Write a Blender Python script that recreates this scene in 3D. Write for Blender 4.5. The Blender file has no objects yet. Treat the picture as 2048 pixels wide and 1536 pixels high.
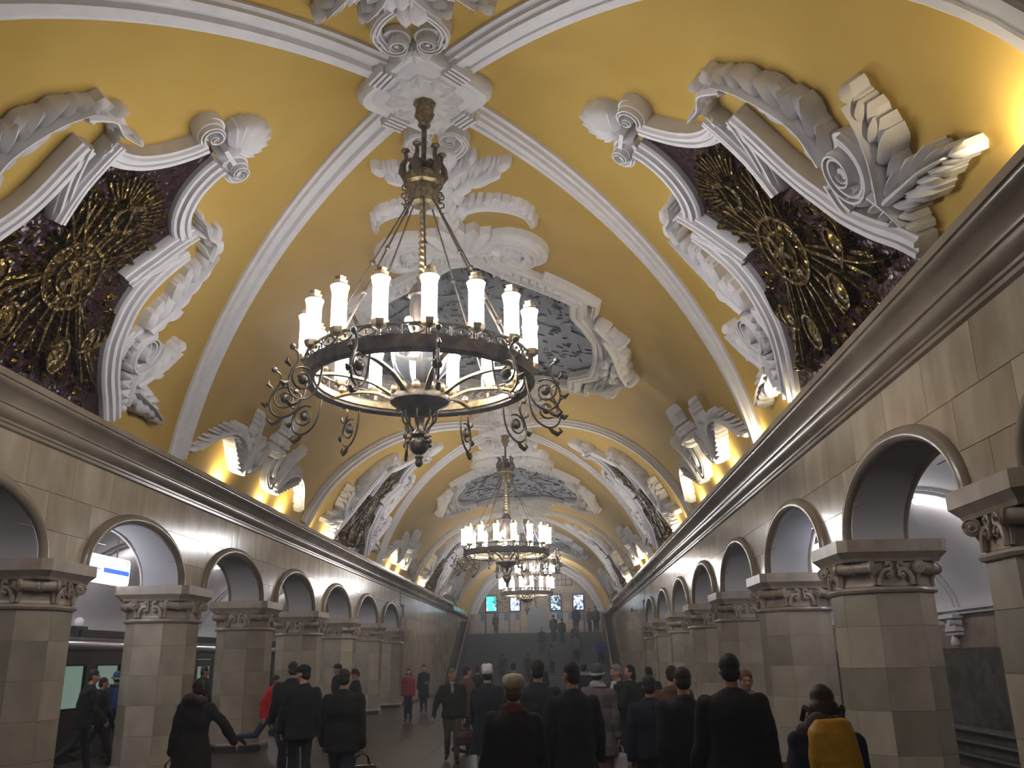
import bpy, bmesh, math, random
import numpy as np
from mathutils import Vector, Matrix
random.seed(7)
rng = np.random.RandomState(7)
PI = math.pi
sc = bpy.context.scene
COL = sc.collection

# ------------------------------------------------------------------ camera
F_PX, PIT, YAW, ROLL = 1772.5, 0.3014, -0.046, 0.0163
CX, HC = 1.5418, 1.85


def cam_axes():
    cy, sy = math.cos(YAW), math.sin(YAW)
    Ry = np.array([[cy, -sy, 0], [sy, cy, 0], [0, 0, 1]])          # rows: x', y', z'
    c, s = math.cos(PIT), math.sin(PIT)
    Rp = np.array([[1, 0, 0], [0, c, s], [0, -s, c]])
    M = Rp @ Ry                                                     # rows right, forward, up
    c, s = math.cos(ROLL), math.sin(ROLL)
    r, f, u = M
    return c * r - s * u, f, s * r + c * u


right, fwd, up = cam_axes()
cam = bpy.data.cameras.new('camera')
cam.sensor_width = 36.0
cam.lens = F_PX / 2048 * 36.0
cam.clip_start = 0.05
cam.clip_end = 300
camo = bpy.data.objects.new('camera', cam)
COL.objects.link(camo)
camo.matrix_world = Matrix([[right[0], up[0], -fwd[0], CX], [right[1], up[1], -fwd[1], 0],
                            [right[2], up[2], -fwd[2], HC], [0, 0, 0, 1]])
sc.camera = camo

# ------------------------------------------------------------------ world, colour, exposure, light levels
w = bpy.data.worlds.new('world')
sc.world = w
w.use_nodes = True
w.node_tree.nodes['Background'].inputs[0].default_value = (0.5, 0.52, 0.6, 1)
w.node_tree.nodes['Background'].inputs[1].default_value = 0.02
sc.view_settings.view_transform = 'Standard'
sc.view_settings.look = 'None'
sc.view_settings.exposure = 0.97
sc.view_settings.gamma = 1.0
sc.view_settings.use_curve_mapping = False
sc.cycles.max_bounces = 4
sc.cycles.diffuse_bounces = 2
sc.cycles.glossy_bounces = 2
sc.cycles.transmission_bounces = 3
sc.cycles.transparent_max_bounces = 4
sc.cycles.volume_bounces = 0
sc.cycles.caustics_reflective = False
sc.cycles.caustics_refractive = False
sc.cycles.sample_clamp_indirect = 3.0
sc.cycles.sample_clamp_direct = 0.0
sc.cycles.use_adaptive_sampling = True
sc.cycles.adaptive_threshold = 0.07
sc.cycles.light_sampling_threshold = 0.03
sc.cycles.use_denoising = True
HAZE = 0.0042
TUBE_E = 18.0        # glass tubes of the chandeliers
UPLIGHT_W = 12.0      # lamps in the cornice trough
AISLE_W = 34.0       # dome lamps added over the platforms

# ------------------------------------------------------------------ layout constants
R, ZC = 5.35, 3.75          # vault radius and centre height
YB, PER, BAY = 9.92, 18.1, 4.525
WX = 5.30                   # nave wall face
ARC0 = 9.90                 # an arch centre
SPR = 3.23                  # arch springing = top of abacus
Y_BACK, Y_END = -12.0, 70.0
Y_WALL = 39.5               # arcade ends, solid wall goes on


# ------------------------------------------------------------------ materials
def mat(name, base, rough=0.6, metal=0.0, spec=0.5, coat=0.0, emit=None, estr=0.0):
    m = bpy.data.materials.new(name)
    m.use_nodes = True
    nt = m.node_tree
    b = nt.nodes['Principled BSDF']
    b.inputs['Base Color'].default_value = (*base, 1)
    b.inputs['Roughness'].default_value = rough
    b.inputs['Metallic'].default_value = metal
    b.inputs['Specular IOR Level'].default_value = spec
    b.inputs['Coat Weight'].default_value = coat
    if emit:
        b.inputs['Emission Color'].default_value = (*emit, 1)
        b.inputs['Emission Strength'].default_value = estr
    return m


def N(m, t, **kw):
    n = m.node_tree.nodes.new(t)
    for k, v in kw.items():
        setattr(n, k, v)
    return n


def L(m, a, b):
    m.node_tree.links.new(a, b)


def noise_col(m, c1, c2, scale=4, detail=4, stretch=(1, 1, 1), rand=0.0, lo=0.3, hi=0.7, coord='Object'):
    """mix two colours by noise; rand adds a per-object brightness step"""
    b = m.node_tree.nodes['Principled BSDF']
    tc = N(m, 'ShaderNodeTexCoord')
    mp = N(m, 'ShaderNodeMapping')
    mp.inputs['Scale'].default_value = stretch
    L(m, tc.outputs[coord], mp.inputs[0])
    nz = N(m, 'ShaderNodeTexNoise')
    nz.inputs['Scale'].default_value = scale
    nz.inputs['Detail'].default_value = detail
    vec = mp.outputs[0]
    if rand:
        oi = N(m, 'ShaderNodeObjectInfo')
        ad = N(m, 'ShaderNodeVectorMath', operation='ADD')
        ml = N(m, 'ShaderNodeMath', operation='MULTIPLY')
        ml.inputs[1].default_value = 37.0
        L(m, oi.outputs['Random'], ml.inputs[0])
        L(m, vec, ad.inputs[0])
        L(m, ml.outputs[0], ad.inputs[1])
        vec = ad.outputs[0]
    L(m, vec, nz.inputs['Vector'])
    cr = N(m, 'ShaderNodeValToRGB')
    cr.color_ramp.elements[0].position = lo
    cr.color_ramp.elements[1].position = hi
    cr.color_ramp.elements[0].color = (*c1, 1)
    cr.color_ramp.elements[1].color = (*c2, 1)
    L(m, nz.outputs['Fac'], cr.inputs[0])
    out = cr.outputs[0]
    if rand:
        mr = N(m, 'ShaderNodeMapRange')
        mr.inputs['To Min'].default_value = 1 - rand
        mr.inputs['To Max'].default_value = 1 + rand
        L(m, oi.outputs['Random'], mr.inputs['Value'])
        mx = N(m, 'ShaderNodeVectorMath', operation='SCALE')
        L(m, out, mx.inputs[0])
        L(m, mr.outputs[0], mx.inputs['Scale'])
        out = mx.outputs[0]
    L(m, out, b.inputs['Base Color'])
    return nz


def bump(m, scale=20, strength=0.2, dist=0.01, stretch=(1, 1, 1), detail=3):
    tc = N(m, 'ShaderNodeTexCoord')
    mp = N(m, 'ShaderNodeMapping')
    mp.inputs['Scale'].default_value = stretch
    nz = N(m, 'ShaderNodeTexNoise')
    nz.inputs['Scale'].default_value = scale
    nz.inputs['Detail'].default_value = detail
    bp = N(m, 'ShaderNodeBump')
    bp.inputs['Strength'].default_value = strength
    bp.inputs['Distance'].default_value = dist
    L(m, tc.outputs['Object'], mp.inputs[0])
    L(m, mp.outputs[0], nz.inputs['Vector'])
    L(m, nz.outputs['Fac'], bp.inputs['Height'])
    L(m, bp.outputs[0], m.node_tree.nodes['Principled BSDF'].inputs['Normal'])


M = {}
M['yellow'] = mat('yellow_plaster', (0.62, 0.385, 0.075), 0.75, spec=0.25)
noise_col(M['yellow'], (0.53, 0.345, 0.078), (0.58, 0.39, 0.10), 1.3, 4)
M['plaster'] = mat('white_plaster', (0.66, 0.64, 0.66), 0.8, spec=0.2)
noise_col(M['plaster'], (0.72, 0.70, 0.72), (0.80, 0.78, 0.79), 6, 3)
M['aisle'] = mat('aisle_plaster', (0.55, 0.54, 0.56), 0.85, spec=0.2)
M['marble'] = mat('wall_marble', (0.42, 0.35, 0.27), 0.16, spec=0.5)
noise_col(M['marble'], (0.36, 0.275, 0.195), (0.54, 0.46, 0.35), 2.2, 6, (1, 1, 0.45), rand=0.16)
bump(M['marble'], 5, 0.12, 0.02, (1, 1.5, 0.4), 2)
M['tile'] = mat('column_marble', (0.40, 0.36, 0.28), 0.2, spec=0.5)
nz = noise_col(M['tile'], (0.33, 0.29, 0.235), (0.47, 0.41, 0.325), 2.6, 6, (1, 1, 0.7), rand=0.22)
bump(M['tile'], 4, 0.06, 0.02)
M['capital'] = mat('carved_marble', (0.40, 0.33, 0.26), 0.32, spec=0.5)
noise_col(M['capital'], (0.32, 0.26, 0.205), (0.46, 0.385, 0.31), 5, 5)
M['cornice'] = mat('cornice_marble', (0.27, 0.215, 0.16), 0.24, spec=0.55)
noise_col(M['cornice'], (0.20, 0.155, 0.115), (0.33, 0.27, 0.205), 2.2, 6, (1, 0.5, 1))
bump(M['cornice'], 3, 0.1, 0.02, (1, 1.2, 1), 2)
M['joint'] = mat('joint_mortar', (0.10, 0.08, 0.06), 0.8)
M['floor'] = mat('floor_granite', (0.16, 0.12, 0.10), 0.36, spec=0.22)
noise_col(M['floor'], (0.028, 0.020, 0.017), (0.050, 0.036, 0.032), 30, 4, rand=0.12)
M['floor_dark'] = mat('floor_granite_dark', (0.03, 0.022, 0.02), 0.3)
M['dark_stone'] = mat('dark_plinth_stone', (0.035, 0.032, 0.032), 0.25)
M['stair'] = mat('stair_granite', (0.075, 0.07, 0.075), 0.45)
noise_col(M['stair'], (0.055, 0.05, 0.055), (0.10, 0.095, 0.10), 12, 3)
M['stair_edge'] = mat('stair_nosing', (0.16, 0.15, 0.16), 0.4)
M['bronze'] = mat('bronze', (0.10, 0.085, 0.075), 0.42, metal=0.75)
noise_col(M['bronze'], (0.06, 0.05, 0.045), (0.18, 0.135, 0.085), 9, 4)
M['brass'] = mat('brass', (0.55, 0.44, 0.24), 0.35, metal=0.85)
noise_col(M['brass'], (0.30, 0.22, 0.10), (0.62, 0.50, 0.29), 14, 4)
M['dull_brass'] = mat('tarnished_brass', (0.2, 0.16, 0.09), 0.4, metal=0.8)
noise_col(M['dull_brass'], (0.07, 0.055, 0.04), (0.36, 0.28, 0.14), 16, 4)
M['tube'] = mat('lit_opal_glass', (0.95, 0.95, 0.95), 0.4, emit=(1.0, 0.98, 0.985), estr=TUBE_E)
M['glass'] = mat('clear_glass', (0.9, 0.93, 0.98), 0.05)
M['glass'].node_tree.nodes['Principled BSDF'].inputs['Transmission Weight'].default_value = 0.85
M['glass'].node_tree.nodes['Principled BSDF'].inputs['IOR'].default_value = 1.2
M['glass'].node_tree.nodes['Principled BSDF'].inputs['Emission Color'].default_value = (1, .98, .96, 1)
M['bulb'] = mat('lit_bulb', (1, 1, 1), 0.4, emit=(1, 0.97, 0.95), estr=TUBE_E * 1.3)
M['spot'] = mat('lit_spot_bulb', (1, 1, 1), 0.4, emit=(0.93, 0.9, 1.0), estr=90)
M['steel'] = mat('brushed_steel', (0.55, 0.53, 0.52), 0.28, metal=0.9)
M['black'] = mat('black_metal', (0.015, 0.015, 0.017), 0.4)
M['train'] = mat('train_paint', (0.055, 0.04, 0.036), 0.3)
noise_col(M['train'], (0.045, 0.033, 0.03), (0.075, 0.055, 0.048), 3, 3)
M['train_in'] = mat('train_cabin', (0.3, 0.4, 0.34), 0.6, emit=(0.62, 0.85, 0.68), estr=0.16)
M['train_glass'] = mat('train_window', (0.04, 0.05, 0.05), 0.08)
M['rubber'] = mat('rubber', (0.012, 0.012, 0.012), 0.6)
M['sign_w'] = mat('sign_white', (0.9, 0.9, 0.95), 0.4, emit=(0.93, 0.95, 1.0), estr=2.2)
M['sign_b'] = mat('sign_blue', (0.03, 0.07, 0.7), 0.4, emit=(0.05, 0.12, 1.0), estr=1.0)
M['sign_k'] = mat('sign_letter', (0.02, 0.03, 0.12), 0.5)
M['dim_globe'] = mat('dim_opal_globe', (0.7, 0.62, 0.66), 0.3, emit=(0.9, 0.8, 0.85), estr=.12)
M['globe'] = mat('added_dome_lamp_glass', (0.95, 0.9, 0.92), 0.4, emit=(0.95, 0.9, 1.0), estr=1.2)
M['dado'] = mat('dark_green_dado_marble', (0.055, 0.055, 0.048), 0.14)
noise_col(M['dado'], (0.035, 0.036, 0.03), (0.09, 0.085, 0.07), 3, 5, rand=0.15)
M['upper'] = mat('track_wall_marble', (0.22, 0.17, 0.13), 0.3)
noise_col(M['upper'], (0.15, 0.11, 0.085), (0.28, 0.22, 0.17), 3, 5)
M['endwall'] = mat('end_wall_marble', (0.40, 0.34, 0.27), 0.35)
noise_col(M['endwall'], (0.36, 0.25, 0.18), (0.47, 0.43, 0.34), 0.6, 5, rand=0.12)
M['door'] = mat('grey_blue_door_paint', (0.26, 0.30, 0.38), 0.45)
M['panelglass'] = mat('kiosk_panel', (0.10, 0.12, 0.16), 0.25)
M['wood'] = mat('handrail_wood', (0.20, 0.085, 0.05), 0.35)
M['vent'] = mat('vent_metal', (0.05, 0.05, 0.055), 0.5)


def mosaic(name, c1, c2, c3, metal, rough, wob):
    m = mat(name, c1, rough, metal=metal)
    b = m.node_tree.nodes['Principled BSDF']
    tc = N(m, 'ShaderNodeTexCoord')
    v = N(m, 'ShaderNodeTexVoronoi')
    v.inputs['Scale'].default_value = 26
    L(m, tc.outputs['Object'], v.inputs['Vector'])
    v2 = N(m, 'ShaderNodeTexVoronoi', feature='DISTANCE_TO_EDGE')
    v2.inputs['Scale'].default_value = 26
    L(m, tc.outputs['Object'], v2.inputs['Vector'])
    cr = N(m, 'ShaderNodeValToRGB')
    cr.color_ramp.elements[0].color = (*c1, 1)
    cr.color_ramp.elements[1].color = (*c3, 1)
    e = cr.color_ramp.elements.new(0.55)
    e.color = (*c2, 1)
    sp = N(m, 'ShaderNodeSeparateColor')
    L(m, v.outputs['Color'], sp.inputs[0])
    L(m, sp.outputs[0], cr.inputs[0])
    th = N(m, 'ShaderNodeMath', operation='GREATER_THAN')
    th.inputs[1].default_value = 0.07
    L(m, v2.outputs['Distance'], th.inputs[0])
    mx = N(m, 'ShaderNodeMixRGB')
    mx.inputs[1].default_value = (0.012, 0.009, 0.009, 1)
    L(m, th.outputs[0], mx.inputs[0])
    L(m, cr.outputs[0], mx.inputs[2])
    L(m, mx.outputs[0], b.inputs['Base Color'])
    g = N(m, 'ShaderNodeNewGeometry')
    sb = N(m, 'ShaderNodeVectorMath', operation='SUBTRACT')
    sb.inputs[1].default_value = (.5, .5, .5)
    L(m, v.outputs['Color'], sb.inputs[0])
    scl = N(m, 'ShaderNodeVectorMath', operation='SCALE')
    scl.inputs['Scale'].default_value = wob
    L(m, sb.outputs[0], scl.inputs[0])
    ad = N(m, 'ShaderNodeVectorMath', operation='ADD')
    L(m, g.outputs['Normal'], ad.inputs[0])
    L(m, scl.outputs[0], ad.inputs[1])
    nm = N(m, 'ShaderNodeVectorMath', operation='NORMALIZE')
    L(m, ad.outputs[0], nm.inputs[0])
    L(m, nm.outputs[0], b.inputs['Normal'])
    return m


M['mosaic_bg'] = mosaic('red_brown_smalti', (0.045, 0.014, 0.018), (0.075, 0.022, 0.03), (0.03, 0.012, 0.03), 0.25, 0.3, 0.5)
M['mosaic_gold'] = mosaic('gold_smalti', (0.09, 0.055, 0.018), (0.24, 0.15, 0.035), (0.42, 0.28, 0.06), 0.75, 0.32, 0.6)
M['mosaic_blue'] = mosaic('blue_black_smalti', (0.012, 0.014, 0.022), (0.022, 0.026, 0.036), (0.05, 0.055, 0.065), 0.0, 0.5, 0.12)
M['mosaic_blue'].node_tree.nodes['Principled BSDF'].inputs['Specular IOR Level'].default_value = .12
M['mosaic_silver'] = mosaic('silver_smalti', (0.03, 0.033, 0.04), (0.055, 0.06, 0.07), (0.12, 0.12, 0.13), 0.45, 0.3, 0.7)
M['mosaic_silver'].node_tree.nodes['Principled BSDF'].inputs['Specular IOR Level'].default_value = .3


# ------------------------------------------------------------------ mesh helpers
class MB:
    def __init__(s):
        s.v, s.f = [], []

    def add(s, vs, fs):
        o = len(s.v)
        s.v += [tuple(map(float, p)) for p in vs]
        s.f += [tuple(i + o for i in f) for f in fs]
        return s

    def box(s, x0, x1, y0, y1, z0, z1):
        vs = [(x, y, z) for x in (x0, x1) for y in (y0, y1) for z in (z0, z1)]
        return s.add(vs, [(0, 1, 3, 2), (4, 6, 7, 5), (0, 4, 5, 1), (2, 3, 7, 6), (0, 2, 6, 4), (1, 5, 7, 3)])

    def obox(s, c, ax, ay, az):
        """oriented box, centre and half-axis vectors"""
        c, ax, ay, az = map(np.array, (c, ax, ay, az))
        vs = [c + i * ax + j * ay + k * az for i in (-1, 1) for j in (-1, 1) for k in (-1, 1)]
        return s.add(vs, [(0, 1, 3, 2), (4, 6, 7, 5), (0, 4, 5, 1), (2, 3, 7, 6), (0, 2, 6, 4), (1, 5, 7, 3)])

    def tube(s, pts, r, n=8, cap=True, closed=False):
        pts = [np.array(p, float) for p in pts]
        m = len(pts)
        rr = r if isinstance(r, (list, tuple, np.ndarray)) else [r] * m
        t0 = pts[1] - pts[0]
        a = np.array([0, 0, 1.]) if abs(t0[2]) < 0.9 * np.linalg.norm(t0) else np.array([1., 0, 0])
        u = np.cross(t0, a)
        u /= np.linalg.norm(u)
        vs = []
        for i, p in enumerate(pts):
            t = (pts[(i + 1) % m] - pts[i - 1]) if closed else pts[min(i + 1, m - 1)] - pts[max(i - 1, 0)]
            t = t / (np.linalg.norm(t) + 1e-12)
            u = u - t * (u @ t)
            u /= np.linalg.norm(u) + 1e-12
            w_ = np.cross(t, u)
            for k in range(n):
                an = 2 * PI * k / n
                vs.append(p + rr[i] * (math.cos(an) * u + math.sin(an) * w_))
        fs = []
        for i in range(m if closed else m - 1):
            j = (i + 1) % m
            for k in range(n):
                k2 = (k + 1) % n
                fs.append((i * n + k, i * n + k2, j * n + k2, j * n + k))
        if cap and not closed:
            fs.append(tuple(range(n))[::-1])
            fs.append(tuple((m - 1) * n + k for k in range(n)))
        return s.add(vs, fs)

    def lathe(s, prof, c=(0, 0, 0), n=16, wob=0, lobes=0, ph=0):
        vs, fs = [], []
        m = len(prof)
        for (r, z) in prof:
            for k in range(n):
                a = 2 * PI * k / n + ph
                q = r * (1 + wob * math.cos(lobes * a)) if lobes else r
                vs.append((c[0] + q * math.cos(a), c[1] + q * math.sin(a), c[2] + z))
        for i in range(m - 1):
            for k in range(n):
                k2 = (k + 1) % n
                fs.append((i * n + k, i * n + k2, (i + 1) * n + k2, (i + 1) * n + k))
        fs.append(tuple(range(n))[::-1])
        fs.append(tuple((m - 1) * n + k for k in range(n)))
        return s.add(vs, fs)

    def ball(s, c, r, n=8, m=6):
        r = r if isinstance(r, (list, tuple)) else (r, r, r)
        vs, fs = [(c[0], c[1], c[2] - r[2])], []
        for i in range(1, m):
            th = PI * i / m
            for k in range(n):
                a = 2 * PI * k / n
                vs.append((c[0] + r[0] * math.sin(th) * math.cos(a), c[1] + r[1] * math.sin(th) * math.sin(a), c[2] - r[2] * math.cos(th)))
        vs.append((c[0], c[1], c[2] + r[2]))
        for k in range(n):
            k2 = (k + 1) % n
            fs.append((0, 1 + k2, 1 + k))
            for i in range(m - 2):
                fs.append((1 + i * n + k, 1 + i * n + k2, 1 + (i + 1) * n + k2, 1 + (i + 1) * n + k))
            fs.append((len(vs) - 1, 1 + (m - 2) * n + k, 1 + (m - 2) * n + k2))
        return s.add(vs, fs)

    def mirror(s, fn):
        """append a mirrored copy, fn maps a vertex"""
        n = len(s.v)
        s.v += [fn(p) for p in s.v]
        s.f += [tuple(i + n for i in f[::-1]) for f in list(s.f)]
        return s

    def mapped(s, fn):
        s.v = [tuple(fn(*p)) for p in s.v]
        return s

    def mesh(s, name, m, smooth=False):
        me = bpy.data.meshes.new(name)
        me.from_pydata(s.v, [], s.f)
        me.materials.append(m)
        if smooth:
            me.polygons.foreach_set('use_smooth', [True] * len(me.polygons))
            if smooth != 'all':
                me.set_sharp_from_angle(angle=math.radians(42 if smooth is True else smooth))
        me.update()
        return me

    def build(s, name, m, parent=None, smooth=False, fixn=False):
        me = s.mesh(name, m, smooth)
        if fixn:
            fix(me)
        return link(name, me, parent)


def fix(me):
    bm = bmesh.new()
    bm.from_mesh(me)
    bmesh.ops.recalc_face_normals(bm, faces=bm.faces)
    bm.to_mesh(me)
    bm.free()


def link(name, data, parent=None, loc=None, rz=0):
    o = bpy.data.objects.new(name, data)
    COL.objects.link(o)
    if parent:
        o.parent = parent
    if loc is not None:
        o.location = loc
    if rz:
        o.rotation_euler = (0, 0, rz)
    return o


def tag(o, label=None, cat=None, group=None, kind=None):
    if label: o['label'] = label
    if cat: o['category'] = cat
    if group: o['group'] = group
    if kind: o['kind'] = kind
    return o


def thing(name, label, cat, loc=(0, 0, 0), rz=0, group=None):
    return tag(link(name, None, None, loc, rz), label, cat, group)


def dup(o, parent=None, loc=None, rz=None):
    c = o.copy()
    COL.objects.link(c)
    c.parent = parent
    if loc is not None:
        c.location = loc
    if rz is not None:
        c.rotation_euler = (0, 0, rz)
    for ch in list(KIDS.get(o.name, ())):
        dup_child(ch, c)
    return c


def dup_child(ch, par):
    c = ch.copy()
    COL.objects.link(c)
    c.parent = par
    for g in list(KIDS.get(ch.name, ())):
        dup_child(g, c)


KIDS = {}


def index_kids(root):
    KIDS[root.name] = list(root.children)
    for c in root.children:
        index_kids(c)


def V(s, y, h=0.0):
    """developed vault coordinates to world; h = height off the plaster, inwards"""
    a = s / R
    r = R - h
    return (r * math.sin(a), y, ZC + r * math.cos(a))


# ================================================================== THE SETTING
# ---- vault
mb = MB()
NS, ys = 84, np.concatenate([np.arange(Y_BACK, Y_END, 4.1), [Y_END]])
ss = np.linspace(-7.22, 7.22, NS + 1)
vs = [V(s, y) for y in ys for s in ss]
fs = [(j * (NS + 1) + i, (j + 1) * (NS + 1) + i, (j + 1) * (NS + 1) + i + 1, j * (NS + 1) + i + 1) for j in range(len(ys) - 1) for i in range(NS)]
mb.add(vs, fs)
ceiling = tag(mb.build('ceiling', M['yellow'], smooth='all'), kind='structure')


def resample(pts, d=0.12):
    out = [np.array(pts[0], float)]
    for a, b in zip(pts[:-1], pts[1:]):
        a, b = np.array(a, float), np.array(b, float)
        n = max(1, int(np.linalg.norm((b - a)[:2]) / d))
        for i in range(1, n + 1):
            out.append(a + (b - a) * i / n)
    return out


def spline(pts, n=8):
    """Catmull-Rom through points"""
    P = [np.array(p, float) for p in pts]
    P = [2 * P[0] - P[1]] + P + [2 * P[-1] - P[-2]]
    out = []
    for i in range(1, len(P) - 2):
        for k in range(n):
            t = k / n
            a, b, c, d = P[i - 1], P[i], P[i + 1], P[i + 2]
            out.append(0.5 * (2 * b + (c - a) * t + (2 * a - 5 * b + 4 * c - d) * t * t + (3 * b - a - 3 * c + d) * t ** 3))
    out.append(P[-2])
    return out


def sweep(mb, path, prof, h0=0.0, wscale=None, hscale=None, maxm=1.6):
    """sweep a profile [(offset, height)] along a path in developed coordinates (s, y)"""
    P = [np.array(p[:2], float) for p in path]
    m, k = len(P), len(prof)
    vs = []
    for i in range(m):
        a = P[i] - P[max(i - 1, 0)]
        b = P[min(i + 1, m - 1)] - P[i]
        if i == 0: a = b
        if i == m - 1: b = a
        a = a / (np.linalg.norm(a) + 1e-9)
        b = b / (np.linalg.norm(b) + 1e-9)
        t = a + b
        t = t / (np.linalg.norm(t) + 1e-9)
        nrm = np.array([t[1], -t[0]])
        na = np.array([a[1], -a[0]])
        sc_ = min(maxm, 1 / max(0.2, nrm @ na))
        ws = (wscale[i] if wscale is not None else 1) * sc_
        hs = hscale[i] if hscale is not None else 1
        for (o, h) in prof:
            q = P[i] + nrm * o * ws
            vs.append((q[0], q[1], h0 + h * hs))
    fs = [(i * k + j, (i + 1) * k + j, (i + 1) * k + j + 1, i * k + j + 1) for i in range(m - 1) for j in range(k - 1)]
    fs += [tuple(range(k))[::-1], tuple((m - 1) * k + j for j in range(k))]
    return mb.add(vs, fs)


# ---- ribs of the vault: crossing at each boss
rib_prof = [(-.25, 0), (-.25, .05), (-.20, .07), (-.19, .12), (-.10, .13), (-.09, .10), (-.02, .10), (.0, .17), (.12, .18), (.13, .13),
            (.18, .12), (.19, .06), (.25, .05), (.25, 0)]


def rib_path(sx, sy, yb, d=5.0):
    out = []
    for x in np.linspace(0.45, 5.11, 30):
        out.append((sx * R * math.asin(x / R), yb + sy * d * x / 5.1))
    return out


def boss_mb(yb):
    mb = MB()
    # eight-lobed plate, a raised inner rosette and four clasps on the ribs
    def plate(rad, h0, h1, wob, lobes, ph, n=48):
        vs, fs = [], []
        rings = [(1.0, h0 - 0.12), (1.0, h0), (.93, h1), (.8, h1 - .02), (.72, h1 + .03), (0.02, h1 + .03)]
        for q, h in rings:
            for k in range(n):
                a = 2 * PI * k / n
                r_ = rad * q * (1 + wob * math.cos(lobes * (a - ph)) + .04 * math.cos(8 * a))
                vs.append((r_ * math.cos(a), yb + r_ * math.sin(a), h))
        for i in range(len(rings) - 1):
            for k in range(n):
                k2 = (k + 1) % n
                fs.append((i * n + k, i * n + k2, (i + 1) * n + k2, (i + 1) * n + k))
        mb.add(vs, fs)
    plate(.80, .12, .2, .10, 4, 0)
    plate(.52, .2, .26, .05, 12, 0)
    for k in range(12):
        a = 2 * PI * k / 12
        lobe(mb, (.20 * math.cos(a), yb + .20 * math.sin(a)), a, .34, .17, .22, .31)
    for sx in (1, -1):
        for sy in (1, -1):
            a = math.atan2(sy * 5, sx * 5.1)
            for j in range(4):
                r_ = .58 + j * .07
                c = (r_ * math.cos(a), yb + r_ * math.sin(a))
                t = (-math.sin(a), math.cos(a))
                sweep(mb, [(c[0] - t[0] * .16, c[1] - t[1] * .16), (c[0] + t[0] * .16, c[1] + t[1] * .16)], [(-.03, .1), (-.02, .25), (.02, .25), (.03, .1)])
    return mb


def lobe(mb, base, ang, ln, wd, h0, h1, curl=0.0, n=6):
    """one raised, ridged leaf lobe, a closed teardrop in developed coordinates"""
    t = np.array([math.cos(ang), math.sin(ang)])
    u = np.array([-t[1], t[0]])
    b = np.array(base, float)
    L_, C_, R_ = [], [], []
    for i in range(n + 1):
        q = i / n
        wv = wd * .5 * (math.sin(PI * (.10 + .55 * q)) if q < .72 else math.sqrt(max(0, 1 - ((q - .72) / .28) ** 2)))
        c = b + t * ln * q + u * curl * ln * q * q
        hh = h0 + (h1 - h0) * math.sin(PI * (.15 + .72 * q))
        L_.append((*(c + u * wv), hh * .70))
        C_.append((*c, hh + .012))
        R_.append((*(c - u * wv), hh * .70))
    mL = [((a[0] * .5 + c[0] * .5), (a[1] * .5 + c[1] * .5), c[2] - .032) for a, c in zip(L_, C_)]
    mR = [((a[0] * .5 + c[0] * .5), (a[1] * .5 + c[1] * .5), c[2] - .032) for a, c in zip(R_, C_)]
    B1 = [(a[0], a[1], 0.0) for a in L_]
    B2 = [(a[0], a[1], 0.0) for a in R_]
    rows = [B1, L_, mL, C_, mR, R_, B2]
    vs = [p for row in rows for p in row]
    fs = []
    for r_ in range(6):
        for i in range(n):
            fs.append((r_ * (n + 1) + i, r_ * (n + 1) + i + 1, (r_ + 1) * (n + 1) + i + 1, (r_ + 1) * (n + 1) + i))
    mb.add(vs, fs)


def plume(mb, spine, n, ln, wd, h0, h1, spread=0.75, taper=.55, end=True, sides=(1, -1)):
    """acanthus spray: lobes on both sides of a spine, overlapping towards the tip"""
    P = spline(spine, 10)
    m = len(P)
    n = int(n * 1.2)
    for i in range(n):
        q = (i + .2) / n
        j = int(q * (m - 1))
        p = P[j]
        t = P[min(j + 1, m - 1)] - P[max(j - 1, 0)]
        a = math.atan2(t[1], t[0])
        k = (1 - taper * q) * (.75 + .5 * math.sin(PI * min(1, q + .15)))
        for sd in sides:
            va = (1.0, .86, 1.08)[(i + (sd > 0)) % 3]
            lobe(mb, p, a + sd * (spread + .12) * (1 - .3 * q), ln * k * .92 * va, wd * k * .68, h0, h1 * (1.0, .76)[i % 2], curl=-.28 * sd)
    wpro = [(-.04, 0), (-.035, h1), (-.01, h1 + .05), (.01, h1 + .05), (.035, h1), (.04, 0)]
    ws = [1.3 - 1.0 * i / (m - 1) for i in range(m)]
    sweep(mb, P, wpro, wscale=ws)
    if end:
        t = P[-1] - P[-3]
        lobe(mb, P[-1] - t * .5, math.atan2(t[1], t[0]), ln * .6, wd * .7, h0, h1)


def spiral(mb, c, rs, ry, a0, turns, prof, hand=1, h=0.0, r_end=.12, eye=True):
    P, W, H = [], [], []
    n = int(26 * turns)
    for i in range(n + 1):
        q = i / n
        a = a0 + hand * 2 * PI * turns * q
        k = 1 - (1 - r_end) * q ** .85
        P.append((c[0] + rs * k * math.cos(a), c[1] + ry * k * math.sin(a)))
        W.append(1 - .55 * q)
        H.append(1 + .25 * q)
    sweep(mb, P, prof, h0=h, wscale=W, hscale=H)
    if eye:
        vs = []
        for k in range(10):
            an = 2 * PI * k / 10
            vs.append((c[0] + rs * .17 * math.cos(an), c[1] + ry * .17 * math.sin(an), 0))
        top = [(x, y, h + prof[len(prof) // 2][1] * 1.25) for x, y, z in vs]
        mb.add(vs + top, [tuple(range(10, 20))] + [(k, (k + 1) % 10, 10 + (k + 1) % 10, 10 + k) for k in range(10)])
    # disc behind the spiral
    vs = [(c[0] + rs * 1.0 * math.cos(2 * PI * k / 18), c[1] + ry * 1.0 * math.sin(2 * PI * k / 18), 0) for k in range(18)]
    top = [(x, y, h + prof[len(prof) // 2][1] * .55) for x, y, z in vs]
    mb.add(vs + top, [tuple(range(18, 36))] + [(k, (k + 1) % 18, 18 + (k + 1) % 18, 18 + k) for k in range(18)])
    return P[0]


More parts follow.
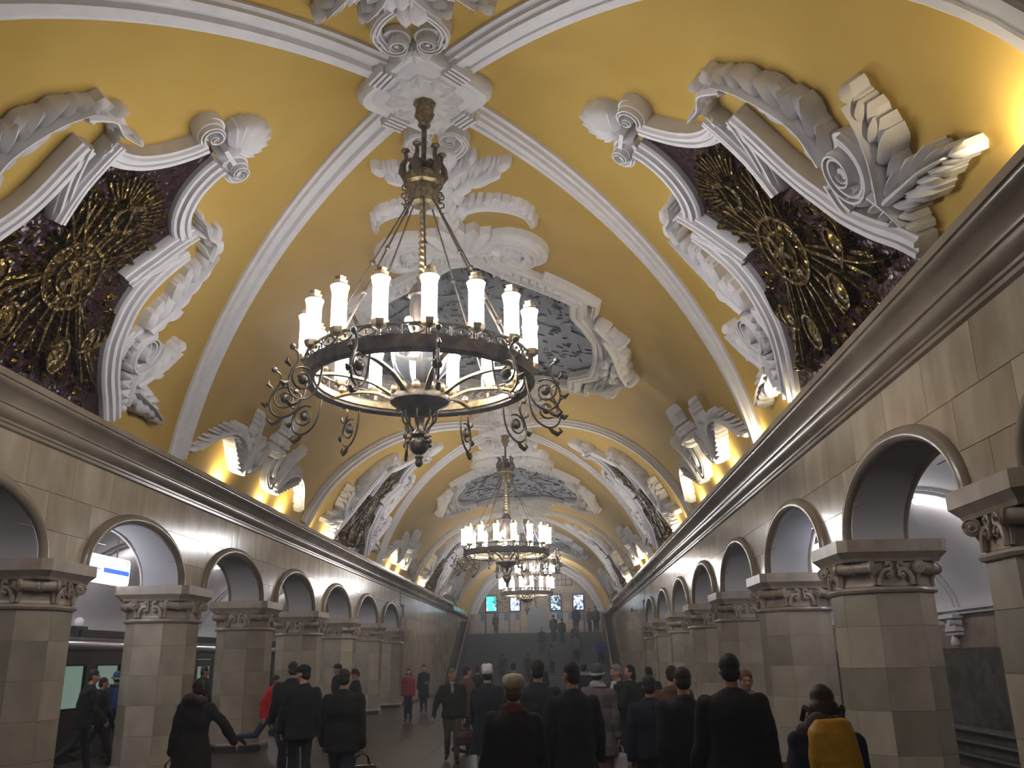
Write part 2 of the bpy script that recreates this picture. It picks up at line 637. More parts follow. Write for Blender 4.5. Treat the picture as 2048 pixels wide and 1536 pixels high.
def band(wd, h, steps=1):
    w2 = wd / 2
    return [(-w2, 0), (-w2, h * .8), (-w2 * .8, h * .86), (-w2 * .66, h), (-w2 * .3, h), (-w2 * .25, h * .8), (w2 * .05, h * .8),
            (w2 * .1, h * .93), (w2 * .5, h * .93), (w2 * .56, h * .68), (w2 * .85, h * .66), (w2, h * .5), (w2, 0)]


def vb(mb, name, m, parent, yo=0.0, smooth=True, flip=False):
    """build a developed mesh on the vault"""
    s_ = -1 if flip else 1
    mb.v = [V(s_ * p[0], p[1] + yo, p[2]) for p in mb.v]
    me = mb.mesh(name, m, smooth)
    return link(name, me, parent)


bosses_y = [YB + PER * k for k in range(0, 4)]
for k in range(-1, 4):
    yb = YB + PER * k
    for sx in (1, -1):
        for sy in (1, -1):
            mb = MB()
            sweep(mb, rib_path(sx, sy, yb), rib_prof)
            if k == -1 and sy == -1:
                continue
            vb(mb, 'rib', M['plaster'], ceiling)
    if k >= 0:
        vb(boss_mb(yb), 'boss_rosette', M['plaster'], ceiling)

# ---- arcade walls, arches, soffits
AO, BO = 1.73, 0.90           # arch semi-axes to the roll centre


def archz(y, a=AO, b=BO):
    k = round((y - ARC0) / BAY)
    d = abs(y - (ARC0 + k * BAY))
    if d >= a or y > Y_WALL or y < -5:
        return -1e9
    return SPR + b * math.sqrt(max(0, 1 - (d / a) ** 2))


walls = {}
cols_y = [ARC0 + 2.2625 + BAY * k for k in range(-2, 7)]
for sd, nm in ((-1, 'wall_left'), (1, 'wall_right')):
    mb = MB()
    yy = [-5.0]
    for k in range(-3, 7):
        yc = ARC0 + k * BAY
        if yc - AO < -5: continue
        yy += [yc + AO * .94 * math.cos(t) for t in np.linspace(PI, 0, 21)]
    yy = sorted(set([round(v, 4) for v in yy if v > -5])) + [Y_WALL]
    yy = [-5.0] + yy
    xf, xb = sd * (WX + .02), sd * 5.92
    for y0, y1 in zip(yy[:-1], yy[1:]):
        z0, z1 = max(SPR, archz(y0, AO * .94, BO * .93)), max(SPR, archz(y1, AO * .94, BO * .93))
        ztop = 4.95
        mb.add([(xf, y0, z0), (xf, y1, z1), (xf, y1, ztop), (xf, y0, ztop), (xb, y0, z0), (xb, y1, z1), (xb, y1, ztop), (xb, y0, ztop)],
               [(0, 1, 2, 3), (7, 6, 5, 4), (4, 5, 1, 0), (3, 2, 6, 7)])
    mb.box(min(xf, xb), max(xf, xb), Y_WALL, Y_END, -0.02, 4.95)
    mb.box(min(xf, xb), max(xf, xb), Y_BACK, -5, -0.02, 4.95)
    walls[sd] = tag(mb.build(nm, M['aisle'] if False else M['joint'], smooth=True), kind='structure')
    # arch soffit lining
    for k in range(-1, 7):
        yc = ARC0 + k * BAY
        mb = MB()
        n = 20
        vs = []
        for i in range(n + 1):
            t = PI * i / n
            for x, a in ((WX + .0, 1.0), (WX + .0, .93), (5.94, .93), (5.94, 1.0)):
                vs.append((sd * x, yc + AO * a * math.cos(t), SPR + BO * a * math.sin(t)))
        fs = [(4 * i + j, 4 * i + (j + 1) % 4, 4 * i + 4 + (j + 1) % 4, 4 * i + 4 + j) for i in range(n) for j in range(4)]
        mb.add(vs, fs)
        mb.build('arch_soffit', M['aisle'], walls[sd], smooth=True, fixn=True)
        for xx in (WX - .0, 5.96):
            mb = MB()
            pts = [(sd * xx, yc + AO * math.cos(t), SPR + BO * math.sin(t)) for t in np.linspace(0, PI, 30)]
            mb.tube(pts, .088, 10)
            mb.build('arch_roll_moulding', M['cornice'], walls[sd], smooth=True)
    # marble slabs
    def slab(y0, y1, z0, z1, parent):
        g = .0035
        y0, y1, z0, z1 = y0 + g, y1 - g, z0 + g, z1 - g
        n = 8 if (archz(y0) > z0 - .9 or archz(y1) > z0 - .9 or archz((y0 + y1) / 2) > z0) else 1
        xs_ = [y0 + (y1 - y0) * i / n for i in range(n + 1)]
        lo = [max(z0, archz(v)) for v in xs_]
        if all(l >= z1 - .01 for l in lo): return
        lo = [min(l, z1 - .004) for l in lo]
        vs, fs = [], []
        xa, xc = sd * WX, sd * (WX + .021)
        for v, l in zip(xs_, lo):
            vs += [(xa, v, l), (xa, v, z1), (xc, v, l), (xc, v, z1)]
        for i in range(n):
            a = 4 * i
            fs += [(a, a + 4, a + 5, a + 1), (a, a + 2, a + 6, a + 4), (a + 1, a + 5, a + 7, a + 3)]
        fs += [(0, 1, 3, 2), (4 * n, 4 * n + 2, 4 * n + 3, 4 * n + 1)]
        mbx = MB().add(vs, fs)
        mbx.build('slab', M['marble'], parent)
    zs = [SPR, 3.62, 4.12, 4.76]
    for k in range(-1, 7):
        yc = ARC0 + k * BAY
        for r_ in range(3):
            off = (0, .5, 0)[r_] * BAY / 4
            for i in range(4):
                a = yc - BAY / 2 + i * BAY / 4 + off
                slab(a, a + BAY / 4, zs[r_], zs[r_ + 1], walls[sd])
    ny = 17
    for r_ in range(9):
        z0 = .14 + r_ * .5133
        for i in range(ny):
            a = Y_WALL + .02 + i * 30.4 / ny
            off = (r_ % 2) * .5 * 30.4 / ny
            if a + off + 1.8 > Y_END + .5: continue
            slab(a + off, min(a + off + 30.4 / ny, Y_END - .01), z0, z0 + .5133, walls[sd])

# ---- cornice with lamp trough
cprof = [(5.31, 4.70), (5.255, 4.72), (5.25, 4.76), (5.225, 4.77), (5.22, 4.80), (5.165, 4.83), (5.13, 4.88), (5.125, 4.93), (5.10, 4.94), (5.095, 4.965),
         (5.08, 4.99), (5.045, 5.05), (4.985, 5.09), (4.94, 5.11), (4.925, 5.135), (4.925, 5.155), (4.90, 5.16), (4.90, 5.245), (4.93, 5.25), (4.95, 5.18), (5.3, 5.10)]
for i_, sd in enumerate((-1, 1)):
    mb = MB()
    k = len(cprof)
    n = 41
    yv = np.linspace(Y_BACK, 56.5, n)
    vs = [(sd * x, y, z) for y in yv for x, z in cprof]
    fs = [(i * k + j, (i + 1) * k + j, (i + 1) * k + j + 1, i * k + j + 1) for i in range(n - 1) for j in range(k - 1)]
    fs += [tuple(range(k)), tuple((n - 1) * k + j for j in range(k))[::-1]]
    mb.add(vs, fs)
    tag(mb.build('trim_%d' % (i_ + 1), M['cornice'], smooth=True, fixn=True), kind='structure')

# ---- floor in granite tiles (near part tiled singly, the rest one slab with joints)
floor = tag(MB().box(-8.3, 8.3, Y_BACK, 56.2, -.3, -.012).build('floor', M['floor_dark']), kind='structure')
tme = MB().box(-.597, .597, -.597, .597, -.012, 0).mesh('tile', M['floor'])
cnt = 0
for j in range(0, 21):
    for i in range(-7, 7):
        o = link('tile', tme, floor, (i * 1.2 + .6, 7.0 + j * 1.2, 0))
        cnt += 1
mb = MB()
for j in range(21, 41):
    for i in range(-7, 7):
        mb.box(i * 1.2 + .003, i * 1.2 + 1.197, 6.4 + j * 1.2 + .003, 7.6 + j * 1.2 - .003, -.012, 0)
for j in range(-15, 0):
    for i in range(-7, 7):
        mb.box(i * 1.2 + .003, i * 1.2 + 1.197, 6.4 + j * 1.2 + .003, 7.6 + j * 1.2 - .003, -.012, 0)
tag(mb.build('far_tiles', M['floor'], floor), kind='stuff')

# ---- aisles
for sd, a_, b_ in ((-1, 'ceiling_left_aisle', 'wall_left_track'), (1, 'ceiling_right_aisle', 'wall_right_track')):
    mb = MB()
    n = 26
    xc, hw, zs_, rise = 8.4, 2.14, 2.86, 1.72
    pr = [tuple(p) for p in spline([(5.92, 4.20), (6.5, 4.48), (7.3, 4.70), (8.0, 4.76), (8.8, 4.62), (9.5, 4.25), (10.1, 3.65), (10.45, 3.1), (10.54, 2.8)], 3)]
    n = len(pr) - 1
    vs = [(sd * x, y, z) for y in (Y_BACK, 41.0) for x, z in pr]
    mb.add(vs, [(i, i + 1, n + 2 + i, n + 1 + i) for i in range(n)])
    ac = tag(mb.build(a_, M['aisle'], smooth='all'), kind='structure')
    for yc in cols_y:
        mb = MB()
        for (w0, hh) in ((.30, .05), (.16, .09)):
            vs, fs = [], []
            for px_, pz_ in pr:
                cx_, cz_ = 8.3, 3.0
                dd = math.hypot(px_ - cx_, pz_ - cz_)
                for dy, q in ((-w0, 0), (-w0, hh), (w0, hh), (w0, 0)):
                    vs.append((sd * (px_ + (cx_ - px_) / dd * q), yc + dy, pz_ + (cz_ - pz_) / dd * q))
            for i in range(n):
                for j in range(3):
                    fs.append((4 * i + j, 4 * i + 4 + j, 4 * i + 5 + j, 4 * i + 1 + j))
            mb.add(vs, fs)
        mb.build('transverse_rib', M['aisle'], ac, smooth=True)
    # outer wall beyond the track
    mb = MB()
    xo = sd * 10.55
    x2 = sd * 10.85
    mb.box(min(xo, x2), max(xo, x2), Y_BACK, 41, -1.3, 3.0)
    tw = tag(mb.build(b_, M['upper']), kind='structure')
    for j in range(22):
        y0 = 5 + j * 1.6
        MB().box(min(sd * 10.51, xo), max(sd * 10.51, xo), y0 + .004, y0 + 1.596, .33, 1.93).build('dado_slab', M['dado'], tw)
        MB().box(min(sd * 10.53, xo), max(sd * 10.53, xo), y0 + .004, y0 + 1.596, 1.94, 2.62).build('upper_slab', M['upper'], tw)
    MB().box(min(sd * 10.42, xo), max(sd * 10.42, xo), Y_BACK, 41, 2.66, 2.74).box(min(sd * 10.36, xo), max(sd * 10.36, xo), Y_BACK, 41, 2.74, 2.80).build('cornice_strip', M['aisle'], tw)
    for q, z in enumerate((.22, -.02, -.30)):
        MB().tube([(sd * 10.44, Y_BACK, z), (sd * 10.44, 41, z)], .07).build('cable_duct', M['black'], tw, smooth=True)
    # end of the aisle
    mb = MB()
    mb.box(min(sd * 6.2, sd * 10.8), max(sd * 6.2, sd * 10.8), 41, 41.3, -1.3, 4.8)
    tag(mb.build('wall_%s_aisle_end' % ('left' if sd < 0 else 'right'), M['upper']), kind='structure')
    # scroll brackets under the transverse ribs
    for q, yc in enumerate(cols_y[1:6]):
        if sd < 0: continue
        t = thing('scroll_bracket', 'carved stone scroll bracket on the %s track wall, %s from the camera' % (('left', 'right')[sd > 0], ('nearest', 'second', 'third', 'fourth', 'fifth')[q]),
                  'wall bracket', (sd * 10.5, yc, 0), 0, 'scroll brackets on the track walls')
        m1 = MB()
        m1.box(-.22, .22, -.42, .42, 2.58, 2.66)
        m1.box(-.16, .16, -.34, .34, 2.30, 2.36)
        m1.box(-.12, .12, -.30, .30, 2.22, 2.28)
        m1.build('slab_top', M['aisle'], t)
        m1 = MB().box(-.13, .13, -.28, .28, 2.36, 2.58)
        m1.build('block', M['aisle'], t)
        for e in (-1, 1):
            m1 = MB()
            m1.lathe([(.0, -.14), (.07, -.14), (.06, -.06), (.05, 0), (.06, .06), (.07, .14), (0, .14)], n=12)
            m1.v = [(-sd * .16 + p[1] * 1.0, e * .28 + p[0], 2.49 + 0 * p[2] + p[2] * 0) if False else (-sd * .14 + p[2], e * .31 + p[0], 2.48 + p[1]) for p in m1.v]
            m1.build('roll', M['aisle'], t, smooth=True)
        MB().lathe([(.0, 1.98), (.09, 2.0), (.11, 2.08), (.08, 2.14), (.06, 2.22), (0, 2.22)], (-sd * .05, 0, 0), 12).build('drop', M['aisle'], t, smooth=True)
# track bed
for sd, nm in ((-1, 'trim_3'), (1, 'trim_4')):
    mb = MB().box(min(sd * 8.3, sd * 10.6), max(sd * 8.3, sd * 10.6), Y_BACK, 41, -1.4, -1.3)
    for x in (9.0, 10.0):
        mb.box(min(sd * x, sd * (x + .07)), max(sd * x, sd * (x + .07)), Y_BACK, 41, -1.3, -1.13)
    tag(mb.build(nm, M['black']), kind='structure')

# ================================================================== COLUMNS
CA, CE = 0.575, 0.262        # apothem, half width of the axis faces
OCT = [(CA, -CE), (CA, CE), (CE, CA), (-CE, CA), (-CA, CE), (-CA, -CE), (-CE, -CA), (CE, -CA)]
rows = [.20, .68, 1.18, 1.68, 2.18, 2.575]


def face_frame(i):
    a, b = np.array(OCT[i]), np.array(OCT[(i + 1) % 8])
    c = (a + b) / 2
    t = (b - a) / np.linalg.norm(b - a)
    return c, t, np.linalg.norm(b - a) / 2, math.atan2(t[1], t[0])


def column_proto():
    t = thing('marble_column', '', 'column')
    mb = MB()
    vs = [(x * .965, y * .965, z) for z in (0.05, 2.6) for x, y in OCT]
    mb.add(vs, [(i, (i + 1) % 8, 8 + (i + 1) % 8, 8 + i) for i in range(8)] + [tuple(range(8, 16))])
    mb.build('core', M['joint'], t)
    def octring(prof, name, m, sm=False):
        mb = MB()
        k = len(prof)
        vs = [(x * q, y * q, z) for q, z in prof for x, y in OCT]
        fs = [(j * 8 + i, j * 8 + (i + 1) % 8, (j + 1) * 8 + (i + 1) % 8, (j + 1) * 8 + i) for j in range(k - 1) for i in range(8)]
        fs += [tuple(range(8))[::-1], tuple((k - 1) * 8 + i for i in range(8))]
        mb.add(vs, fs)
        return mb.build(name, m, t, smooth=sm)
    octring([(1.09, -.02), (1.09, .11), (1.06, .125)], 'plinth', M['dark_stone'])
    octring([(1.045, .125), (1.06, .14), (1.05, .165), (1.01, .175), (1.005, .2), (.98, .2)], 'base_moulding', M['capital'])
    tiles = {}
    for i in range(8):
        c, tt, hw, ang = face_frame(i)
        kind = i % 2
        nrm = c / np.linalg.norm(c)
        for j in range(5):
            key = (kind, j)
            if key not in tiles:
                h2 = (rows[j + 1] - rows[j]) / 2 - .002
                b = MB()
                e = hw - .0015
                vs = [(-e, 0, -h2), (e, 0, -h2), (e, 0, h2), (-e, 0, h2), (-e + .012, .022, -h2), (e - .012, .022, -h2), (e - .012, .022, h2), (-e + .012, .022, h2)]
                b.add(vs, [(3, 2, 1, 0), (0, 1, 5, 4), (1, 2, 6, 5), (2, 3, 7, 6), (3, 0, 4, 7)])
                tiles[key] = b.mesh('tile', M['tile'])
                fix(tiles[key])
            o = link('tile', tiles[key], t, (c[0], c[1], (rows[j] + rows[j + 1]) / 2))
            o.rotation_euler = (0, 0, ang)
    # tile local +y must point inwards: rotate so that normal faces outwards
    octring([(1.0, 2.575), (1.06, 2.585), (1.085, 2.615), (1.06, 2.645), (1.0, 2.655), (.95, 2.66)], 'astragal', M['capital'], True)
    octring([(.985, 2.66), (.975, 2.7), (.965, 3.0)], 'capital_block', M['capital'])
    # lyre ornament on the four flat faces, rolled scroll on the four diagonal faces
    for i in range(8):
        c, tt, hw, ang = face_frame(i)
        nrm = c / np.linalg.norm(c)
        def W3(u, v, d):
            return (c[0] * .97 + tt[0] * u + nrm[0] * d, c[1] * .97 + tt[1] * u + nrm[1] * d, v)
        mb = MB()
        if i % 2 == 0:
            for e in (-1, 1):
                pts = [(.205, 2.67), (.20, 2.74), (.175, 2.81), (.13, 2.85), (.08, 2.86), (.05, 2.83), (.05, 2.785), (.085, 2.765), (.11, 2.79), (.095, 2.82)]
                P = [W3(e * p[0], p[1], .035) for p in pts]
                mb.tube(P, [.034, .036, .034, .030, .026, .024, .024, .024, .022, .018], 8)
                mb.ball(W3(e * .082, 2.795, .06), .024)
                P = [W3(e * p[0], p[1], .03) for p in [(.06, 2.86), (.04, 2.90), (.055, 2.945), (.095, 2.95), (.105, 2.915), (.08, 2.905)]]
                mb.tube(P, [.024, .022, .022, .022, .02, .016], 8)
                mb.ball(W3(e * .082, 2.925, .05), .02)
            mb.build('lyre_ornament', M['capital'], t, smooth=True)
        else:
            pr = [(0, -.27), (.045, -.265), (.082, -.25), (.082, -.215), (.066, -.205), (.072, -.17), (.076, -.06), (.078, -.04), (.09, -.03), (.09, -.012),
                  (.08, 0), (.09, .012), (.09, .03), (.078, .04), (.076, .06), (.072, .17), (.066, .205), (.082, .215), (.082, .25), (.045, .265), (0, .27)]
            n = 14
            vs, fs = [], []
            for (r_, q) in pr:
                for k in range(n):
                    a = 2 * PI * k / n
                    vs.append(W3(q, 2.885 + r_ * math.sin(a), .075 + r_ * math.cos(a)))
            for a_ in range(len(pr) - 1):
                for k in range(n):
                    fs.append((a_ * n + k, a_ * n + (k + 1) % n, (a_ + 1) * n + (k + 1) % n, (a_ + 1) * n + k))
            mb.add(vs, fs)
            for e in (-1, 1):
                # volute line and eye on the end of the roll
                P = []
                for k in range(22):
                    a = k / 21 * 2 * PI * 1.6
                    r_ = .074 * (1 - .75 * k / 21)
                    P.append(W3(e * .262, 2.885 + r_ * math.sin(a), .075 + r_ * math.cos(a)))
                mb.tube(P, .009, 5)
                mb.ball(W3(e * .265, 2.885, .075), .024)
                # stem running down from the scroll
                P = [W3(e * u, v, d) for u, v, d in [(.20, 2.82, .05), (.205, 2.76, .02), (.215, 2.70, .015), (.22, 2.67, .015)]]
                mb.tube(P, [.03, .028, .026, .026], 6)
            mb.build('rolled_scroll', M['capital'], t, smooth=True, fixn=True)
    # abacus
    mb = MB()
    prf = [(.60, 2.96), (.62, 3.0), (.685, 3.075), (.685, 3.225)]
    k = len(prf)
    vs = []
    for a, z in prf:
        ch = .10
        for sx, sy in ((1, -1), (1, 1), (-1, 1), (-1, -1)):
            if sx * sy < 0:
                vs += [(sx * (a - ch), sy * a, z), (sx * a, sy * (a - ch), z)]
            else:
                vs += [(sx * a, sy * (a - ch), z), (sx * (a - ch), sy * a, z)]
    fs = [(j * 8 + i, j * 8 + (i + 1) % 8, (j + 1) * 8 + (i + 1) % 8, (j + 1) * 8 + i) for j in range(k - 1) for i in range(8)]
    fs += [tuple(range(8))[::-1], tuple((k - 1) * 8 + i for i in range(8))]
    mb.add(vs, fs)
    mb.build('abacus', M['capital'], t, fixn=True)
    return t


col0 = column_proto()
index_kids(col0)
ordn = ['nearest', 'second', 'third', 'fourth', 'fifth', 'sixth', 'seventh', 'eighth', 'ninth']
first = True
for sd, nm in ((-1, 'left'), (1, 'right')):
    for q, yc in enumerate(cols_y[1:]):
        if first:
            o, first = col0, False
            o.location = (sd * 5.79, yc, 0)
        else:
            o = dup(col0, None, (sd * 5.79, yc, 0))
        if q == 7:
            lab = 'octagonal marble column where the %s arcade meets the plain wall' % nm
        else:
            lab = 'octagonal tiled marble column, %s from the camera in the %s arcade' % (ordn[q], nm)
        tag(o, lab, 'column', 'octagonal columns of the two arcades')


# ================================================================== PLASTER CARTOUCHES ON THE VAULT
def add_band(mb, pts, wd, h, sp=True, n=8, **k):
    P = spline(pts, n) if sp else resample(pts, .15)
    sweep(mb, P, band(wd, h), **k)


def side_cartouche(flip, yb, label):
    s_ = -1 if flip else 1
    root = thing('plaster_cartouche', label, 'wall relief', V(s_ * 5.2, yb, 0), group='military cartouches on the sides of the vault')
    inv = -np.array(root.location)
    def put(mb, name, m, both=True, sm=True):
        if both:
            m2 = MB().add([(p[0], -p[1], p[2]) for p in mb.v], [f[::-1] for f in mb.f])
            parts.append(put(m2, name, m, False))
        mb.v = [tuple(np.array(V(s_ * p[0], yb + p[1], p[2])) + inv) for p in mb.v]
        return mb.build(name, m, root, smooth=25)
    parts = []
    if not flip in side_cartouche.cache:
        # mosaic ground
        mb = MB()
        out = [(2.95, .05), (3.4, .3), (3.75, .46), (4.02, .75), (4.2, 1.1), (4.6, 1.05), (4.95, 1.2), (5.2, 1.25), (5.5, 1.35), (5.85, 1.5), (6.25, 1.8), (6.55, 2.15), (6.85, 2.4), (7.05, 2.5)]
        O_ = spline(out, 4)
        vs, fs = [], []
        for p in O_:
            for q in np.linspace(-1, 1, 9):
                vs.append((p[0], p[1] * q, .045))
        for i in range(len(O_) - 1):
            for j in range(8):
                fs.append((i * 9 + j, i * 9 + j + 1, (i + 1) * 9 + j + 1, (i + 1) * 9 + j))
        mb.add(vs, fs)
        parts.append(put(mb, 'mosaic_ground', M['mosaic_bg'], False))
        # gold trophies
        mb = MB()
        def disc(c, r, h, k=22, ry=None):
            ry = ry or r
            v2 = [(c[0] + r * math.cos(2 * PI * i / k), c[1] + ry * math.sin(2 * PI * i / k), 0.04) for i in range(k)]
            t2 = [(x, y, h) for x, y, z in v2]
            t3 = [(c[0] + (x - c[0]) * .3, c[1] + (y - c[1]) * .3, h + .04) for x, y, z in v2]
            mb.add(v2 + t2 + t3, [(i, (i + 1) % k, k + (i + 1) % k, k + i) for i in range(k)] + [(k + i, k + (i + 1) % k, 2 * k + (i + 1) % k, 2 * k + i) for i in range(k)] + [tuple(range(2 * k, 3 * k))])
        def ring(c, r, ry, w_=.05, h=.14, k=26):
            P = [(c[0] + r * math.cos(2 * PI * i / k), c[1] + ry * math.sin(2 * PI * i / k)) for i in range(k + 1)]
            sweep(mb, P, [(-w_ / 2, .04), (-w_ / 2, h), (w_ / 2, h), (w_ / 2, .04)])
        def bar(a, b, w_=.05, h=.1):
            sweep(mb, resample([a, b], .3), [(-w_ / 2, .03), (-w_ / 3, h), (w_ / 3, h), (w_ / 2, .03)])
        disc((5.4, 0), .46, .1)
        ring((5.4, 0), .47, .47, .05, .15)
        ring((5.4, 0), .27, .27, .04, .17)
        for k in range(5):
            a = 2 * PI * k / 5 + PI
            bar((5.4, 0), (5.4 + .24 * math.cos(a), .24 * math.sin(a)), .11, .19)
            bar((5.4 + .12 * math.cos(a), .12 * math.sin(a)), (5.4 + .42 * math.cos(a + .3), .42 * math.sin(a + .3)), .03, .14)
        parts.append(put(mb, 'star_shield', M['mosaic_gold'], False))
        mb = MB()
        sick = [(4.42 + .19 * math.cos(a), .0 + .19 * math.sin(a)) for a in np.linspace(-2.3, 1.5, 16)]
        sweep(mb, sick, [(-.035, .04), (-.03, .17), (.03, .17), (.035, .04)], wscale=[.3 + 1.0 * math.sin(PI * (.1 + .8 * i / 15)) for i in range(16)])
        bar(sick[0], (4.16, -.24), .06, .16)
        bar((4.62, .16), (4.2, -.08), .05, .18)
        bar((4.14, .03), (4.27, -.16), .12, .19)
        parts.append(put(mb, 'hammer_and_sickle', M['mosaic_gold'], False))
        mb = MB()
        for k in range(-9, 10):
            a = PI + k * .135
            if abs(k) < 1: continue
            r0, r1 = .30 + .02 * (k % 3), min(.62 + .05 * (k % 2), .95)
            p1 = (4.45 + r1 * math.cos(a), r1 * 1.0 * math.sin(a))
            bar((4.45 + r0 * math.cos(a), r0 * math.sin(a)), p1, .045, .10)
        parts.append(put(mb, 'ray_fan', M['mosaic_gold'], False))
        mb = MB()
        for k in range(11):
            u = -1 + 2 * k / 10
            bar((5.2 + .12 * abs(u), .35 * u), (4.35 + .12 * abs(u), .62 * u + .1 * u), .06, .11 + .02 * (k % 2))
            bar((5.65, .5 * u), (6.55 - .2 * abs(u), 1.5 * u), .055, .11 + .02 * (k % 2))
            sp_ = (6.62 - .2 * abs(u), 1.5 * u)
            lobe(mb, sp_, math.atan2(1.0 * u, .9), .16, .09, .06, .13)
        for e in (-1, 1):
            bar((6.5, -1.35 * e), (4.5, .75 * e), .05, .15)
            bar((6.3, -1.5 * e), (4.75, .8 * e), .045, .13)
            lobe(mb, (4.52, .73 * e), math.atan2(2.1 * e, -2.0), .22, .11, .08, .16)
        parts.append(put(mb, 'banners_and_spears', M['mosaic_gold'], False))
        mb = MB()
        for (c, r, ry) in (((6.35, .62), .24, .17), ((6.3, -.55), .22, .16), ((5.95, 1.05), .2, .13), ((5.9, -1.05), .2, .13)):
            mb = MB()
            disc(c, r, .12, 18, ry)
            ring(c, r, ry, .04, .16, 18)
            parts.append(put(mb, 'oval_shield', M['mosaic_gold'], False))
        for e in (-1, 1):
            mb = MB()
            plume(mb, [(6.2, .9 * e), (6.0, 1.2 * e), (5.75, 1.3 * e), (5.45, 1.15 * e)], 7, .17, .09, .06, .12, .8)
            plume(mb, [(6.1, 1.0 * e), (6.35, 1.4 * e), (6.5, 1.75 * e)], 6, .17, .09, .06, .12, .8)
            parts.append(put(mb, 'laurel_branch', M['mosaic_gold'], False))
        mb = MB()
        r2 = random.Random(3)
        for k in range(330):
            s0 = r2.uniform(3.95, 6.75)
            lim = np.interp(s0, [3.9, 4.2, 4.9, 5.5, 6.2, 6.8], [.5, .8, .75, 1.15, 1.5, 1.9])
            y0 = r2.uniform(-lim, lim)
            if math.hypot(s0 - 5.4, y0) < .44 or math.hypot(s0 - 4.4, y0) < .26: continue
            a = math.atan2(y0, s0 - 5.4) + r2.choice((0, 0, PI / 2, .6))
            lobe(mb, (s0, y0), a, r2.uniform(.1, .2), r2.uniform(.035, .07), .05, r2.uniform(.07, .13), n=3)
        o = put(mb, 'gold_smalti_clutter', M['mosaic_gold'], False)
        tag(o, kind='stuff')
        parts.append(o)
        # frame
        mb = MB()
        add_band(mb, [(2.98, .24), (3.2, .29), (3.5, .42), (3.78, .64), (3.95, .9), (4.02, 1.2)], .27, .24)
        add_band(mb, [(3.82, 1.12), (4.5, 1.0), (5.0, .86)], .2, .27, False, wscale=None)
        add_band(mb, [(5.0, .88), (4.55, 1.18), (4.12, 1.42)], .17, .24, False)
        add_band(mb, [(4.12, 1.36), (4.75, 1.30), (5.15, 1.33), (5.5, 1.44), (5.85, 1.6), (6.2, 1.88), (6.5, 2.2), (6.74, 2.42)], .30, .24)
        parts.append(put(mb, 'frame_moulding', M['plaster']))
        mb = MB()
        spiral(mb, (2.82, .43), .19, .2, -.3, 1.5, band(.10, .27), 1, r_end=.15)
        parts.append(put(mb, 'volute', M['plaster']))
        mb = MB()
        for k in range(-4, 5):
            a = PI + k * .33
            ln = .58 - .03 * abs(k)
            lobe(mb, (2.72, .02 * k), a, ln, .17, .14, .26, curl=-.05 * k)
        for k in range(-2, 3):
            lobe(mb, (2.95, .03 * k), PI + k * .2, .34, .09, .2, .30)
        sweep(mb, [(2.80, -.16), (2.80, .16)], [(-.04, .05), (-.03, .31), (.03, .31), (.04, .05)])
        parts.append(put(mb, 'palmette', M['plaster'], False))
        mb = MB()
        plume(mb, [(5.35, 1.98), (4.95, 2.1), (4.5, 2.05), (4.1, 1.95), (3.8, 1.82)], 12, .42, .2, .13, .25, .66, .35)
        plume(mb, [(3.92, 1.8), (3.7, 1.55), (3.72, 1.3), (3.64, 1.0)], 6, .24, .13, .12, .24, .7, .4)
        parts.append(put(mb, 'acanthus_plume', M['plaster']))
        mb = MB()
        spiral(mb, (5.62, 2.2), .40, .33, 2.2, 1.7, band(.17, .28), -1, r_end=.14)
        add_band(mb, [(5.9, 1.78), (5.75, 1.75), (5.5, 1.8)], .2, .24)
        for k in range(7):
            q = k / 6
            lobe(mb, (5.5 + .85 * q, 1.72 + .5 * q), 1.0 + .3 * q, .26, .12, .12, .27, curl=.3)
        parts.append(put(mb, 'large_scroll', M['plaster']))
        mb = MB()
        plume(mb, [(6.15, 2.45), (5.85, 2.7), (5.6, 2.85), (5.3, 2.95)], 7, .36, .21, .14, .28, .7, .4)
        plume(mb, [(6.2, 2.5), (6.25, 2.85), (6.3, 3.2), (6.4, 3.55)], 8, .36, .2, .14, .27, .75, .4)
        plume(mb, [(6.0, 2.3), (6.25, 2.42), (6.48, 2.5)], 5, .24, .16, .14, .24, .7, .3)
        parts.append(put(mb, 'acanthus_spray', M['plaster']))
        side_cartouche.cache[flip] = [(p.name.split('.')[0], p.data, p.get('kind')) for p in parts]
        side_cartouche.yb[flip] = yb
    else:
        for nm, me, kd in side_cartouche.cache[flip]:
            tag(link(nm, me, root), kind=kd)
    return root


side_cartouche.cache, side_cartouche.yb = {}, {}
for q, yb in enumerate(bosses_y[:3]):
    for flip in (True, False):
        lab = 'white acanthus frame around gold arms mosaic on the %s vault, %s' % (('right', 'left')[flip], ('nearest the camera', 'level with the second chandelier', 'level with the third chandelier')[q])
        side_cartouche(flip, yb, lab)


